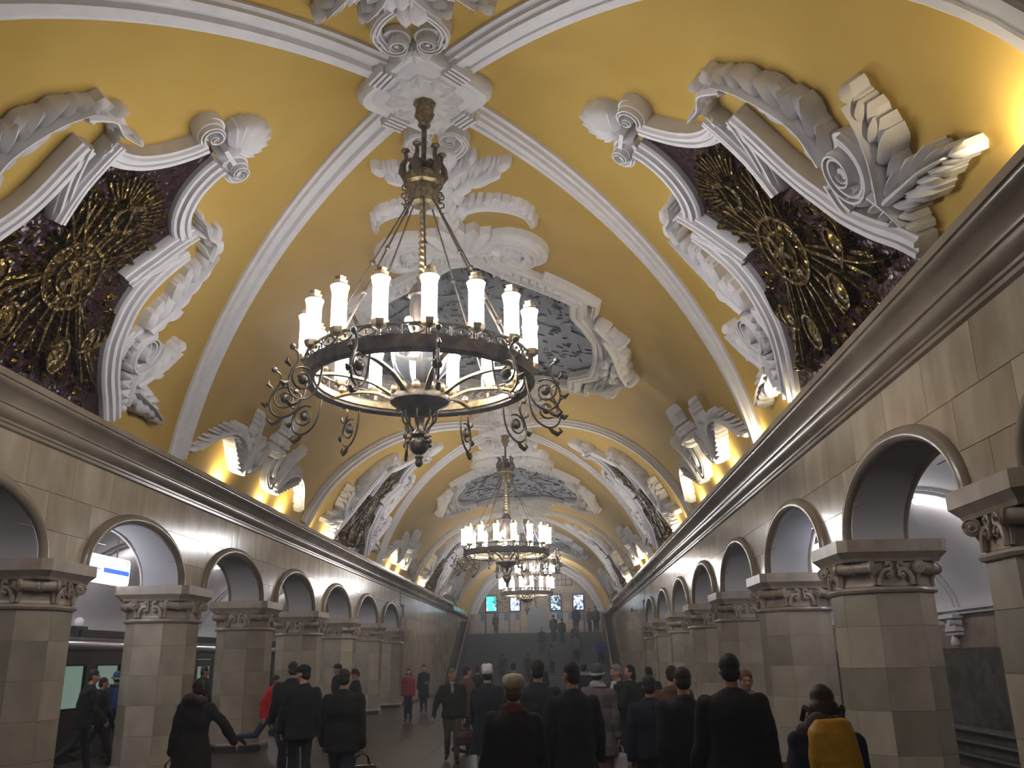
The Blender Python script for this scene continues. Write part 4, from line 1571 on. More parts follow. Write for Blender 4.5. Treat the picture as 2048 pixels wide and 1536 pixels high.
# ================================================================== STAIRS AND END WALL
YS0, YS1, ZL = 56.2, 64.2, 3.6
ns = 22
st = tag(MB().box(-5.3, 5.3, YS1, Y_END, -.3, ZL).build('stairs', M['stair']), kind='structure')
for i in range(ns):
    z1_ = ZL * (i + 1) / ns
    ya = YS0 + (YS1 - YS0) * i / ns
    MB().box(-5.3, 5.3, ya, YS1, z1_ - ZL / ns, z1_).build('step', M['stair'], st)
    MB().box(-4.55, 4.55, ya - .015, ya + .035, z1_ - .03, z1_ + .004).build('step_nosing', M['stair_edge'], st)
for q, sd in enumerate((-1, 1)):
    mb = MB()
    xa, xb = sd * 4.62, sd * 5.3
    pts = [(YS0 - .6, 0), (YS0 - .6, .85), (YS1 - .2, ZL + .85), (YS1 + .6, ZL + .85), (YS1 + .6, 0)]
    vs = [(x, y, z) for x in (xa, xb) for y, z in pts]
    mb.add(vs, [(0, 1, 2, 3, 4), (9, 8, 7, 6, 5)] + [(i, 5 + i, 5 + (i + 1) % 5, (i + 1) % 5) for i in range(5)])
    par = tag(mb.build('parapet', M['dark_stone'], st, fixn=True))
    t = thing('handrail', 'wooden handrail climbing the %s side of the far stairs' % ('left', 'right')[q], 'handrail', (sd * 4.72, YS0, 0))
    MB().tube([(0, -.6, 1.0), (0, 8.0, ZL + 1.05), (0, 8.6, ZL + 1.05)], .045, 8).build('rail', M['wood'], t, smooth=True)
    for k in range(6):
        yy = .2 + k * 1.5
        MB().tube([(0, yy, .85 + (yy + .4) * .46), (0, yy, 1.05 + (yy + .45) * .47)], .02, 6).build('post', M['steel'], t)

ew = tag(MB().box(-5.6, 5.9, Y_END, Y_END + .3, -.3, 9.3).build('wall_end', M['joint']), kind='structure')
# marble slabs on the end wall, clipped by the vault arch
rc = 4.86
for r_ in range(9):
    z0 = ZL + r_ * .62
    z1_ = z0 + .62
    for i in range(8):
        off = .66 if r_ % 2 else 0
        xa = -5.3 + i * 1.33 + off
        xb = min(xa + 1.33, 5.3)
        zz = lambda x: min(z1_, ZC + math.sqrt(max(0, rc * rc - x * x))) if abs(x) < rc else (z1_ if z1_ < 5.0 else -1)
        n = 6
        xs_ = [xa + (xb - xa) * k / n for k in range(n + 1)]
        tops = [zz(x) for x in xs_]
        if max(tops) <= z0 + .02: continue
        tops = [max(z0 + .004, q - .004) for q in tops]
        vs, fs = [], []
        for k, (x, tp) in enumerate(zip(xs_, tops)):
            x = x + .004 * (k == 0) - .004 * (k == n)
            vs += [(x, Y_END - .02, z0 + .004), (x, Y_END - .02, tp), (x, Y_END, z0 + .004), (x, Y_END, tp)]
        for k in range(n):
            a = 4 * k
            fs += [(a, a + 4, a + 5, a + 1), (a + 1, a + 5, a + 7, a + 3)]
        fs += [(0, 1, 3, 2), (4 * n, 4 * n + 2, 4 * n + 3, 4 * n + 1)]
        MB().add(vs, fs).build('slab', M['endwall'], ew)
for r0, r1, d in ((4.82, 5.04, .32), (5.10, 5.33, .46)):
    mb = MB()
    vs = []
    n = 40
    for i in range(n + 1):
        a = PI * i / n
        a = math.radians(14) + (PI - 2 * math.radians(14)) * i / n
        for r_, y in ((r0, Y_END), (r0, Y_END - d), (r1, Y_END - d), (r1, Y_END)):
            vs.append((r_ * math.cos(a), y, ZC + r_ * math.sin(a)))
    mb.add(vs, [(4 * i + j, 4 * i + (j + 1) % 4, 4 * i + 4 + (j + 1) % 4, 4 * i + 4 + j) for i in range(n) for j in range(4)])
    mb.build('end_arch_band', M['plaster'], ew, smooth=True, fixn=True)
mb = MB()
for i in range(46):
    a = math.radians(16 + 148 * i / 45)
    c_ = (5.07 * math.cos(a), Y_END - .42, ZC + 5.07 * math.sin(a))
    mb.ball(c_, (.12, .06, .12), 6, 4)
mb.build('end_arch_beading', M['plaster'], ew, smooth=True)
for z, d in ((5.36, .10), (6.62, .05)):
    MB().box(-4.7, 4.7, Y_END - d, Y_END, z - .05, z + .02).build('ledge', M['endwall'], ew)
for sd in (-1, 1):
    MB().box(min(sd * 4.75, sd * 5.3), max(sd * 4.75, sd * 5.3), Y_END - .5, Y_END, ZL, 5.0).box(min(sd * 4.65, sd * 5.3), max(sd * 4.65, sd * 5.3), Y_END - .6, Y_END, 5.0, 5.2).build('end_pilaster', M['endwall'], ew)
    MB().box(min(sd * 4.9, sd * 5.3), max(sd * 4.9, sd * 5.3), 56.5, Y_END, 4.85, 5.12).build('end_ledge', M['cornice'], ew)
# door
dr = tag(MB().box(-.85, .85, Y_END - .12, Y_END - .02, ZL, 5.9).build('door_1', M['endwall']), kind='structure')
for e, (a, b) in enumerate(((-.64, -.01), (.01, .64))):
    d = MB().box(a, b, Y_END - .17, Y_END - .12, ZL + .01, 5.68).build('door_leaf', M['door'], dr)
    for z0, z1_ in ((ZL + .2, ZL + .9), (ZL + 1.05, 5.5)):
        MB().box(a + .1, b - .1, Y_END - .185, Y_END - .17, z0, z1_).build('panel', M['door'], d)
    MB().ball(((-.06, .06)[e], Y_END - .20, ZL + 1.0), .035).build('handle', M['steel'], d)


def screen_mat(c1, c2, scale, seed):
    m = mat('lit_screen', (0.02, 0.02, 0.02), .3)
    b = m.node_tree.nodes['Principled BSDF']
    tc = N(m, 'ShaderNodeTexCoord')
    nz = N(m, 'ShaderNodeTexNoise')
    nz.inputs['Scale'].default_value = scale
    mp = N(m, 'ShaderNodeMapping')
    mp.inputs['Location'].default_value = (seed, seed, seed)
    L(m, tc.outputs['Object'], mp.inputs[0])
    L(m, mp.outputs[0], nz.inputs['Vector'])
    cr = N(m, 'ShaderNodeValToRGB')
    cr.color_ramp.elements[0].position = .42
    cr.color_ramp.elements[1].position = .56
    cr.color_ramp.elements[0].color = (*c1, 1)
    cr.color_ramp.elements[1].color = (*c2, 1)
    L(m, nz.outputs['Fac'], cr.inputs[0])
    L(m, cr.outputs[0], b.inputs['Emission Color'])
    b.inputs['Emission Strength'].default_value = 1.3
    return m


scr = [(-3.92, -3.16, (.05, .75, .85), (.75, 1, 1), 1.6, 1), (-2.06, -1.38, (.12, .2, .55), (.8, .85, 1), 5, 4), (1.03, 1.75, (.03, .06, .12), (.45, .75, 1), 4.5, 9), (2.77, 3.49, (.02, .04, .2), (.75, .9, 1), 4, 13)]
for q, (a, b, c1, c2, s_, sd) in enumerate(scr):
    t = thing('display_screen', ('tall cyan lit display, leftmost above the timetable panels', 'pale blue lit display just left of the grey door', 'blue lit display just right of the grey door', 'bright blue-white lit display, rightmost on the end wall')[q],
              'screen', ((a + b) / 2, Y_END - .1, 5.98))
    w2 = (b - a) / 2
    MB().box(-w2 - .1, w2 + .1, -.02, .08, -.66, .62).build('housing', M['black'], t)
    MB().box(-w2, w2, -.03, -.02, -.55, .52).build('display', screen_mat(c1, c2, s_, sd), t)
# panels with posters
pan = [(-4.80, -4.02), (-3.95, -3.08), (-3.02, -2.2), (-2.14, -1.36), (1.02, 1.80), (1.90, 2.68), (2.76, 3.5), (3.58, 4.3)]
pm = {'b': mat('poster_blue', (.06, .18, .38), .4), 'o': mat('poster_orange', (.75, .22, .10), .4), 'g': mat('poster_grey', (.33, .33, .34), .4), 'w': mat('poster_pale', (.42, .44, .47), .4)}
for q, (a, b) in enumerate(pan):
    side = 'left' if q < 4 else 'right'
    k = (q if q < 4 else 7 - q)
    nth = ('farthest from', 'third from', 'second from', 'nearest to')[k]
    t = thing('timetable_panel', 'glazed timetable panel on the end wall, %s of the grey door, %s it' % (side, nth), 'notice board', ((a + b) / 2, Y_END - .08, ZL), 0, 'notice panels either side of the end door')
    w2 = (b - a) / 2
    MB().box(-w2 - .03, w2 + .03, -.02, .06, .02, 1.70).build('frame', M['panelglass'], t)
    MB().box(-w2 + .03, w2 - .03, -.03, -.02, .1, 1.64).build('backing_sheet', pm['w'], t)
    MB().box(w2 - .34, w2 - .06, -.037, -.03, 1.1, 1.6).build('blue_poster', pm['b'], t)
    r2 = random.Random(q)
    for z in (1.0, .72, .45):
        if r2.random() < .8:
            x = r2.uniform(-w2 + .1, w2 - .35)
            MB().box(x, x + .26, -.037, -.03, z - .07, z + .06).build('orange_heading', pm['o'], t)
    MB().box(-w2 + .08, w2 - .08, -.037, -.03, .14, .36).build('grey_sheet', pm['g'], t)
t = thing('vent_lattice', 'dark square lattice grille high on the end wall beside the far chandeliers', 'grille', (2.0, Y_END - .06, 7.7))
for x in (-.68, -.1, .2, .68):
    MB().box(x - .035, x + .035, -.03, .04, -.46, .46).build('upright_bar', M['vent'], t)
for z in (-.46, 0, .46):
    MB().box(-.7, .7, -.035, .04, z - .03, z + .03).build('cross_bar', M['vent'], t)
# back of the hall
tag(MB().box(-5.6, 5.6, Y_BACK - .3, Y_BACK, -.3, 9.3).build('wall_back', M['upper']), kind='structure')


# ================================================================== PEOPLE
_ico = None


def ico():
    global _ico
    if _ico is None:
        bm = bmesh.new()
        bmesh.ops.create_icosphere(bm, subdivisions=2, radius=1)
        _ico = ([tuple(v.co) for v in bm.verts], [tuple(v.index for v in f.verts) for f in bm.faces])
        bm.free()
    return _ico


class Blob(MB):
    def sph(s, c, r, rot=None):
        vs, fs = ico()
        r = np.array(r if hasattr(r, '__len__') else (r, r, r), float)
        A = np.array(vs) * r
        if rot is not None:
            A = A @ np.array(rot).T
        return s.add(A + np.array(c), fs)

    def cap(s, a, ra, b, rb):
        s.tube([a, b], [ra, rb], 12)
        s.sph(a, ra)
        return s.sph(b, rb)

    def chain(s, pts, rs):
        for i in range(len(pts) - 1):
            s.cap(pts[i], rs[i], pts[i + 1], rs[i + 1])
        return s

    def loft(s, rings, n=20, p=2.3):
        """rings: (cx, cy, z, rx, ry)"""
        vs, fs = [], []
        for cx, cy, z, rx, ry in rings:
            for k in range(n):
                a = 2 * PI * k / n
                c, q = math.cos(a), math.sin(a)
                e = (abs(c) ** p + abs(q) ** p) ** (-1 / p)
                vs.append((cx + rx * c * e, cy + ry * q * e, z))
        m = len(rings)
        for i in range(m - 1):
            for k in range(n):
                fs.append((i * n + k, i * n + (k + 1) % n, (i + 1) * n + (k + 1) % n, (i + 1) * n + k))
        fs += [tuple(range(n))[::-1], tuple((m - 1) * n + k for k in range(n))]
        return s.add(vs, fs)

    def fuse(s, name, m, parent, voxel, smooth=2, wr=0.0, seed=0):
        me = bpy.data.meshes.new(name)
        me.from_pydata(s.v, [], s.f)
        o = bpy.data.objects.new('tmp', me)
        COL.objects.link(o)
        r = o.modifiers.new('r', 'REMESH')
        r.mode = 'VOXEL'
        r.voxel_size = voxel
        if smooth:
            q = o.modifiers.new('s', 'SMOOTH')
            q.factor = .5
            q.iterations = smooth
        dg = bpy.context.evaluated_depsgraph_get()
        dg.update()
        out = bpy.data.meshes.new_from_object(o.evaluated_get(dg))
        bpy.data.objects.remove(o)
        bpy.data.meshes.remove(me)
        if wr:
            n = len(out.vertices)
            co = np.empty(n * 3); out.vertices.foreach_get('co', co); co = co.reshape(-1, 3)
            no = np.empty(n * 3); out.vertices.foreach_get('normal', no); no = no.reshape(-1, 3)
            d = np.zeros(n)
            rr = np.random.RandomState(seed)
            for k in range(9):
                kv = rr.normal(size=3) * np.array([7, 7, 11]) * (1 + .35 * k)
                d += np.sin(co @ kv + rr.uniform(0, 6.28) + 1.5 * np.sin(co @ rr.normal(size=3) * 6)) / (1 + .45 * k)
            co += no * (d * wr)[:, None]
            out.vertices.foreach_set('co', co.ravel())
        out.materials.clear()
        out.materials.append(m)
        out.polygons.foreach_set('use_smooth', [True] * len(out.polygons))
        out.update()
        out.name = name
        return link(name, out, parent)


_cm = {}


def cloth(c, rough=.85, key=None):
    k = (c, rough)
    if k not in _cm:
        m = mat('cloth', c, rough, spec=.3)
        d = tuple(x * .72 for x in c)
        noise_col(m, d, c, 14, 3)
        bump(m, 60, .25, .004)
        _cm[k] = m
    return _cm[k]


SKIN = mat('skin', (0.46, 0.24, 0.16), .55, spec=.4)
noise_col(SKIN, (0.42, 0.21, 0.14), (0.50, 0.27, 0.185), 12, 3)
EYE = mat('eye', (0.05, 0.03, 0.02), .2)
LIP = mat('lip', (0.34, 0.10, 0.08), .5)


def rot2(a):
    return math.sin(a), -math.cos(a)


def person(label, x, y, H, z=0.0, face=0.0, head=0.0, nod=0.0, coat=(.02, .02, .024), pants=(.02, .022, .03), hair=(.02, .014, .01), hat=None, hatc=None, length=.42,
           legs=(.25, -.25), arms=((.2, .1, .3), (-.2, .1, .3)), bulk=1.0, hood=False, longhair=False, puffer=False, scarf=None, fur=None, shirt=None, woman=False, lean=0.0,
           group=None, skirt=False, seed=None, boots=(.015, .013, .012)):
    """arms: (swing forwards, abduction, elbow bend) left, right; legs: hip swing left, right; length = coat hem as a share of H"""
    dist = math.hypot(x - CX, y)
    vx = .0125 if dist < 9.5 else (.016 if dist < 16 else (.022 if dist < 30 else .034))
    seed = seed if seed is not None else int(abs(x) * 131 + y * 17)
    t = thing('person', label, 'person', (x, y, z), face, group)
    bulk = 1 + (bulk - 1) * .6
    sw = (.100 if woman else .110) * H * (1 + .35 * (bulk - 1))
    hipw = .053 * H
    hipz = .515 * H
    # legs
    L_ = []
    for e, a in ((-1, legs[0]), (1, legs[1])):
        s_, c_ = rot2(a)
        hip = np.array([e * hipw, 0, hipz])
        knee = hip + .235 * H * np.array([0, s_, c_])
        kb = a - (.12 + max(0, -a) * 1.5)
        s2, c2 = rot2(kb)
        ank = knee + .235 * H * np.array([0, s2, c2])
        pit = -.5 * max(0, -a) * 2 + .25 * max(0, a)
        toe = ank + .115 * H * np.array([e * .12, math.cos(pit), math.sin(pit) - .22])
        heel = ank + .035 * H * np.array([0, -math.cos(pit), -.6 - math.sin(pit)])
        L_.append([hip, knee, ank, toe, heel])
    low = min(min(l[3][2] - .022 * H, l[4][2] - .022 * H) for l in L_)
    dz = np.array([0, 0, -low])
    L_ = [[p + dz for p in l] for l in L_]
    hipz -= low
    tot = 1.0 * H
    # keep the head top at H: stretch torso
    neckz = tot - .165 * H
    shz = tot - .19 * H
    lf = lambda zz: lean * (zz - hipz)            # forward lean of the upper body
    pel = np.array([0, 0, hipz])
    # arms
    A_ = []
    for e, (a, ab, eb) in ((-1, arms[0]), (1, arms[1])):
        sh = np.array([e * sw, lf(shz), shz - .022 * H])
        d = np.array([e * math.sin(ab), math.sin(a) * math.cos(ab), -math.cos(a) * math.cos(ab)])
        el = sh + .175 * H * d
        a2 = a + eb
        d2 = np.array([e * math.sin(ab) * .6 - e * .10 * min(1, eb), math.sin(a2) * math.cos(ab), -math.cos(a2) * math.cos(ab)])
        d2 /= np.linalg.norm(d2)
        wr = el + .148 * H * d2
        hd = wr + .05 * H * d2
        A_.append([sh, el, wr, hd, d2, e])
    # ---- body
    b = Blob()
    hc = np.array([0, lf(tot) + .012 * H, tot - .068 * H])
    ch, shh = math.cos(head), math.sin(head)
    cn, sn = math.cos(nod), math.sin(nod)
    Rh = np.array([[ch, -shh, 0], [shh, ch, 0], [0, 0, 1]]) @ np.array([[1, 0, 0], [0, cn, sn], [0, -sn, cn]])
    hp = lambda u, v, w_: hc + Rh @ (np.array([u, v, w_]) * H)
    b.sph(hp(0, -.006, .008), (.043 * H, .054 * H, .058 * H), Rh)
    b.sph(hp(0, .012, -.022), (.036 * H, .040 * H, .045 * H), Rh)
    b.sph(hp(0, .030, -.050), (.020 * H, .018 * H, .016 * H), Rh)
    b.cap(hp(0, .050, -.004), .0055 * H, hp(0, .060, -.020), .0085 * H)
    b.sph(hp(0, .046, .012), (.030 * H, .008 * H, .007 * H), Rh)
    for e in (-1, 1):
        b.sph(hp(e * .044, -.002, -.008), (.006 * H, .012 * H, .018 * H), Rh)
        b.sph(hp(e * .022, .038, -.018), (.012 * H, .012 * H, .010 * H), Rh)
    b.cap((0, lf(neckz) - .004, neckz - .03 * H), .036 * H, hp(0, -.012, -.045), .031 * H)
    b.loft([(0, 0, hipz - .03 * H, .07 * H, .05 * H), (0, 0, hipz + .03 * H, .085 * H, .058 * H), (0, lf(hipz + .12 * H), hipz + .12 * H, .072 * H, .052 * H),
            (0, lf(shz - .06 * H), shz - .06 * H, .090 * H, .060 * H), (0, lf(shz), shz - .01 * H, .075 * H, .042 * H), (0, lf(shz), shz + .03 * H, .04 * H, .035 * H)])
    for hip, knee, ank, toe, heel in L_:
        b.chain([hip, knee, ank], [.048 * H, .031 * H, .021 * H])
        b.chain([heel, toe], [.019 * H, .014 * H])
        b.cap(ank, .02 * H, heel, .019 * H)
    for sh, el, wr, hd, d2, e in A_:
        b.chain([sh, el, wr], [.030 * H, .024 * H, .016 * H])
        side = np.cross(d2, [0, 1, 0.01]); side /= np.linalg.norm(side)
        fw = np.cross(side, d2)
        pal = wr + .028 * H * d2
        fr = max(.0048 * H, vx * .62)
        b.chain([wr, pal], [.014 * H, .015 * H])
        for q in range(4):
            o = fw * (q - 1.5) * .0125 * H
            k0 = pal + d2 * .018 * H + o
            ln = (.020, .024, .022, .017)[q] * H
            k1 = k0 + d2 * ln * .9 - side * e * ln * .25
            k2 = k1 + d2 * ln * .6 - side * e * ln * .75
            b.chain([pal + o * .8, k0, k1, k2], [fr * 1.25, fr * 1.15, fr, fr * .9])
        b.chain([wr + fw * .008 * H, pal + fw * .028 * H - side * e * .006 * H, pal + fw * .030 * H + d2 * .022 * H - side * e * .012 * H], [fr * 1.3, fr * 1.2, fr])
    b.fuse('body', SKIN, t, vx, 2)
    # ---- face details
    if dist < 40:
        for e in (-1, 1):
            Blob().sph(hp(e * .0185, .0405, .000), (.0085 * H, .006 * H, .005 * H), Rh).build('eye', EYE, t, smooth='all')
        Blob().sph(hp(0, .047, -.038), (.015 * H, .006 * H, .004 * H), Rh).build('lips', LIP, t, smooth='all')
    # ---- trousers / legs
    tb = Blob()
    if not skirt:
        for hip, knee, ank, toe, heel in L_:
            tb.chain([hip, knee, ank + (0, 0, .0)], [.056 * H * bulk ** .5, .040 * H, .034 * H])
        tb.loft([(0, 0, hipz - .05 * H, .085 * H, .064 * H), (0, 0, hipz + .07 * H, .098 * H, .070 * H)])
        tb.fuse('trousers', cloth(pants), t, vx * 1.3, 2, .0035, seed)
    else:
        for hip, knee, ank, toe, heel in L_:
            tb.chain([hip, knee, ank], [.052 * H, .036 * H, .026 * H])
        tb.fuse('stockings', cloth(pants), t, vx * 1.3, 2)
    for hip, knee, ank, toe, heel in L_:
        Blob().chain([heel, (heel + toe) / 2 + np.array([0, 0, .004]), toe], [.026 * H, .025 * H, .021 * H]).cap(ank, .03 * H, heel, .026 * H).fuse('shoe', cloth(boots, .45), t, max(.014, vx), 1)
    # ---- coat
    c = Blob()
    hem = length * H
    B = bulk
    rings = []
    flare = .012 * H if length < .42 else .0
    legspread = abs(legs[0] - legs[1]) * .10 * H
    prof = [(hem, .112 + (.03 if length < .4 else 0), .088, 1), (hipz + .0 * H, .108, .082, 0), (hipz + .1 * H, .098 if woman else .106, .074, 0), (shz - .12 * H, .110, .080, 0),
            (shz - .05 * H, .116, .080, 0), (shz - .015 * H, .108, .072, 0), (shz + .008 * H, .084, .062, 0), (shz + .03 * H, .052, .050, 0), (neckz + .022 * H, .042, .044, 0)]
    zs_ = sorted(prof, key=lambda q: q[0])
    zz = np.arange(zs_[0][0], zs_[-1][0] + .001, .018)
    for z_ in zz:
        rx = np.interp(z_, [q[0] for q in zs_], [q[1] for q in zs_]) * H * B
        ry = np.interp(z_, [q[0] for q in zs_], [q[2] for q in zs_]) * H * B
        if puffer:
            k = 1 + .05 * abs(math.sin(z_ * PI / .085))
            rx *= k; ry *= k
        ry += legspread * max(0, (hipz - z_) / hipz) * .8
        yc = lf(max(z_, hipz)) if z_ > hipz else 0
        rings.append((0, yc, z_, rx, ry))
    c.loft(rings, 28)
    for sh, el, wr, hd, d2, e in A_:
        k = B ** .8
        pts, rs = [sh, (sh + el) / 2, el, (el + wr) / 2, wr], [.040 * H * k, .041 * H * k, .036 * H * k, .033 * H * k, .028 * H * k]
        if puffer:
            P, Q = [], []
            for i in range(4):
                for j in range(3):
                    q = j / 3
                    P.append(pts[i] * (1 - q) + pts[i + 1] * q)
                    Q.append((rs[i] * (1 - q) + rs[i + 1] * q) * (1 + .10 * (j == 1)))
            pts, rs = P + [wr], Q + [rs[-1]]
        c.chain(pts, rs)
    if hood == 'down' or fur:
        c.sph((0, lf(neckz) - .050 * H, neckz - .012 * H), (.085 * H, .045 * H, .042 * H))
    else:
        c.sph((0, lf(neckz) - .008 * H, neckz + .002 * H), (.056 * H, .052 * H, .028 * H))
    c.fuse('coat', cloth(coat), t, vx * 1.25, 2, .006 if not puffer else .003, seed)
    if shirt:
        Blob().sph((0, lf(shz) + .066 * H, shz - .035 * H), (.022 * H, .02 * H, .06 * H)).sph((0, lf(shz) + .045 * H, neckz), (.035 * H, .02 * H, .02 * H)).build('shirt_front', cloth(shirt), t, smooth='all')
    if scarf:
        Blob().sph((0, lf(neckz) - .004, neckz + .018 * H), (.062 * H, .058 * H, .026 * H)).sph((.02, lf(neckz) - .02, neckz + .0 * H), (.072 * H, .064 * H, .022 * H)).fuse('scarf', cloth(scarf), t, max(.012, vx), 1, .006, seed)
    if fur:
        fb = Blob()
        for i in range(70):
            a = 2 * PI * i / 70
            r_ = .085 * H + .006 * math.sin(7 * a)
            fb.sph((r_ * .86 * math.cos(a), lf(neckz) - .035 * H + .06 * H * math.sin(a), neckz + .005 * H - .02 * H * math.sin(a)), (.020 * H + .008 * random.random() * H, .020 * H, .026 * H + .01 * random.random() * H))
        fb.fuse('fur_trim', cloth(fur), t, .011, 0, .010, seed)
    # ---- hair and hats
    if hat != 'hood':
        h = Blob()
        h.sph(hp(0, -.009, .019), (.0485 * H, .056 * H, .055 * H), Rh)
        h.sph(hp(0, -.026, -.014), (.045 * H, .040 * H, .044 * H), Rh)
        if longhair:
            h.sph(hp(0, -.030, -.03), (.062 * H, .050 * H, .06 * H), Rh)
            h.sph(hp(-.05, -.03, -.065), (.026 * H, .03 * H, .036 * H), Rh)
            h.sph(hp(.04, -.03, -.06), (.03 * H, .034 * H, .036 * H), Rh)
            h.sph(hp(-.03, -.02, -.045), (.028 * H, .036 * H, .04 * H), Rh)
            h.sph(hp(.03, -.02, -.045), (.028 * H, .036 * H, .04 * H), Rh)
        h.fuse('hair', cloth(hair, .6), t, max(.010, vx * .8), 3, .0025, seed)
    if hat == 'beret':
        m_ = cloth(hatc, .95)
        q = Blob()
        q.sph(hp(0, -.022, .040), (.062 * H, .064 * H, .040 * H), Rh)
        q.sph(hp(0, -.026, .058), (.052 * H, .052 * H, .034 * H), Rh)
        for a in range(5):
            q.sph(hp(.034 * math.cos(a * 1.26 + .6), -.024 + .034 * math.sin(a * 1.26 + .6), .050), (.029 * H, .030 * H, .036 * H), Rh)
        q.fuse('beret', m_, t, .011, 3, .002, seed)
    elif hat == 'knit':
        m_ = cloth(hatc, .95)
        q = Blob()
        q.sph(hp(0, -.012, .028), (.054 * H, .062 * H, .058 * H), Rh)
        q.loft([(0, 0, 0, .001, .001), (0, 0, .001, .001, .001)], 6)
        q.fuse('knit_hat', m_, t, .011, 1, .002, seed)
        tr_ = Blob()
        for i in range(40):
            a = 2 * PI * i / 40
            tr_.sph(hp(.056 * math.cos(a), -.012 + .062 * math.sin(a), .0 + .01 * math.sin(a)), .013 * H)
        tr_.fuse('hat_brim', cloth((.34, .42, .40), .95), t, .011, 0, .004, seed)
    elif hat == 'plain':
        q = Blob()
        q.sph(hp(0, -.012, .030), (.052 * H, .060 * H, .056 * H), Rh)
        q.sph(hp(-.022, -.02, .062), (.030 * H, .034 * H, .028 * H), Rh)
        q.sph(hp(.016, -.016, .066), (.034 * H, .036 * H, .026 * H), Rh)
        q.fuse('knit_hat', cloth(hatc, .95), t, .010, 3, .002, seed)
    elif hat == 'cap':
        q = Blob()
        q.sph(hp(0, -.006, .034), (.054 * H, .064 * H, .042 * H), Rh)
        q.sph(hp(0, .058, .026), (.036 * H, .035 * H, .006 * H), Rh)
        q.fuse('cap', cloth(hatc), t, max(.010, vx * .7), 1)
    elif hat == 'hood':
        q = Blob()
        q.sph(hp(0, -.016, .008), (.058 * H, .068 * H, .070 * H), Rh)
        q.sph(hp(0, -.03, -.05), (.06 * H, .055 * H, .05 * H), Rh)
        q.fuse('hood', cloth(hatc or coat), t, max(.012, vx), 1, .004, seed)
    if label.find('glasses') >= 0:
        q = MB()
        for e in (-1, 1):
            q.tube([hp(e * .021 + .015 * math.cos(a), .052, .002 + .012 * math.sin(a)) for a in np.linspace(0, 2 * PI, 13)], .0022, 5)
            q.tube([hp(e * .036, .05, .003), hp(e * .046, 0, .004)], .002, 5)
        q.tube([hp(-.006, .055, .004), hp(.006, .055, .004)], .002, 5)
        q.build('glasses', M['black'], t)
    t['hands'] = [float(v) for a in A_ for v in a[3]]
    return t


def hand_of(p, side):
    h = list(p['hands'])
    v = Vector(h[0:3] if side < 0 else h[3:6])
    return Matrix.Translation(p.location) @ Matrix.Rotation(p.rotation_euler.z, 4, 'Z') @ v


def handbag(name, label, pos, rz, size, colr, handle=.16, plastic=False):
    """a bag hanging from pos (the grip); size = width, depth, height"""
    w_, d_, h_ = size
    t = thing(name, label, 'bag', pos, rz)
    b = Blob()
    top = -handle
    b.loft([(0, 0, top - h_, w_ * .42, d_ * .4), (0, 0, top - h_ + .02, w_ * .5, d_ * .5), (0, 0, top - h_ * .5, w_ * .5, d_ * .5), (0, 0, top - .03, w_ * .42, d_ * .28), (0, 0, top, w_ * .38, d_ * .12)], 20, 3.2)
    b.fuse('shell', cloth(colr, .4 if not plastic else .5), t, .014, 1, .004 if plastic else .0018, 3)
    for e in (-1, 1):
        MB().tube([(-w_ * .22, e * d_ * .15, top - .02), (-w_ * .17, e * d_ * .1, top + handle * .6), (0, 0, -.005), (w_ * .17, e * d_ * .1, top + handle * .6), (w_ * .22, e * d_ * .15, top - .02)], .008, 6).build('handle', cloth(tuple(v * .7 for v in colr), .5), t, smooth=True)
    if not plastic:
        MB().tube([(-w_ * .34, 0, top + .002), (w_ * .34, 0, top + .002)], .006, 5).build('zip', M['steel'], t)
    return t


def backpack(label, p, H, colr, sh=.81, lean=0.0):
    c, s_ = math.cos(p.rotation_euler.z), math.sin(p.rotation_euler.z)
    off = -.165
    t = thing('backpack', label, 'backpack', (p.location.x - off * s_ * 1.0, p.location.y + off * c, p.location.z), p.rotation_euler.z)
    b = Blob()
    z1_ = sh * H
    b.loft([(0, -.06, z1_ - .50, .13, .075), (0, -.07, z1_ - .42, .155, .10), (0, -.07, z1_ - .22, .155, .10), (0, -.055, z1_ - .07, .14, .08), (0, -.03, z1_ - .0, .09, .045)], 24, 2.8)
    b.fuse('shell', cloth(colr, .6), t, .014, 2, .004, 5)
    b = Blob().loft([(0, -.14, z1_ - .45, .10, .05), (0, -.15, z1_ - .40, .12, .05), (0, -.15, z1_ - .28, .115, .045), (0, -.14, z1_ - .25, .10, .03)], 20, 3)
    b.fuse('front_pocket', cloth(colr, .6), t, .014, 1, .002, 6)
    MB().tube([(-.03, -.01, z1_ + .0), (0, -.02, z1_ + .05), (.03, -.01, z1_)], .008, 6).build('grab_loop', cloth((.02, .02, .02)), t, smooth=True)
    for e in (-1, 1):
        MB().tube([(e * .07, .0, z1_ - .02), (e * .10, .06, z1_ + .045), (e * .115, .15, z1_ + .06), (e * .12, .26, z1_ - .02)], .017, 6).build('strap', cloth((.02, .02, .02)), t, smooth=True)
    return t


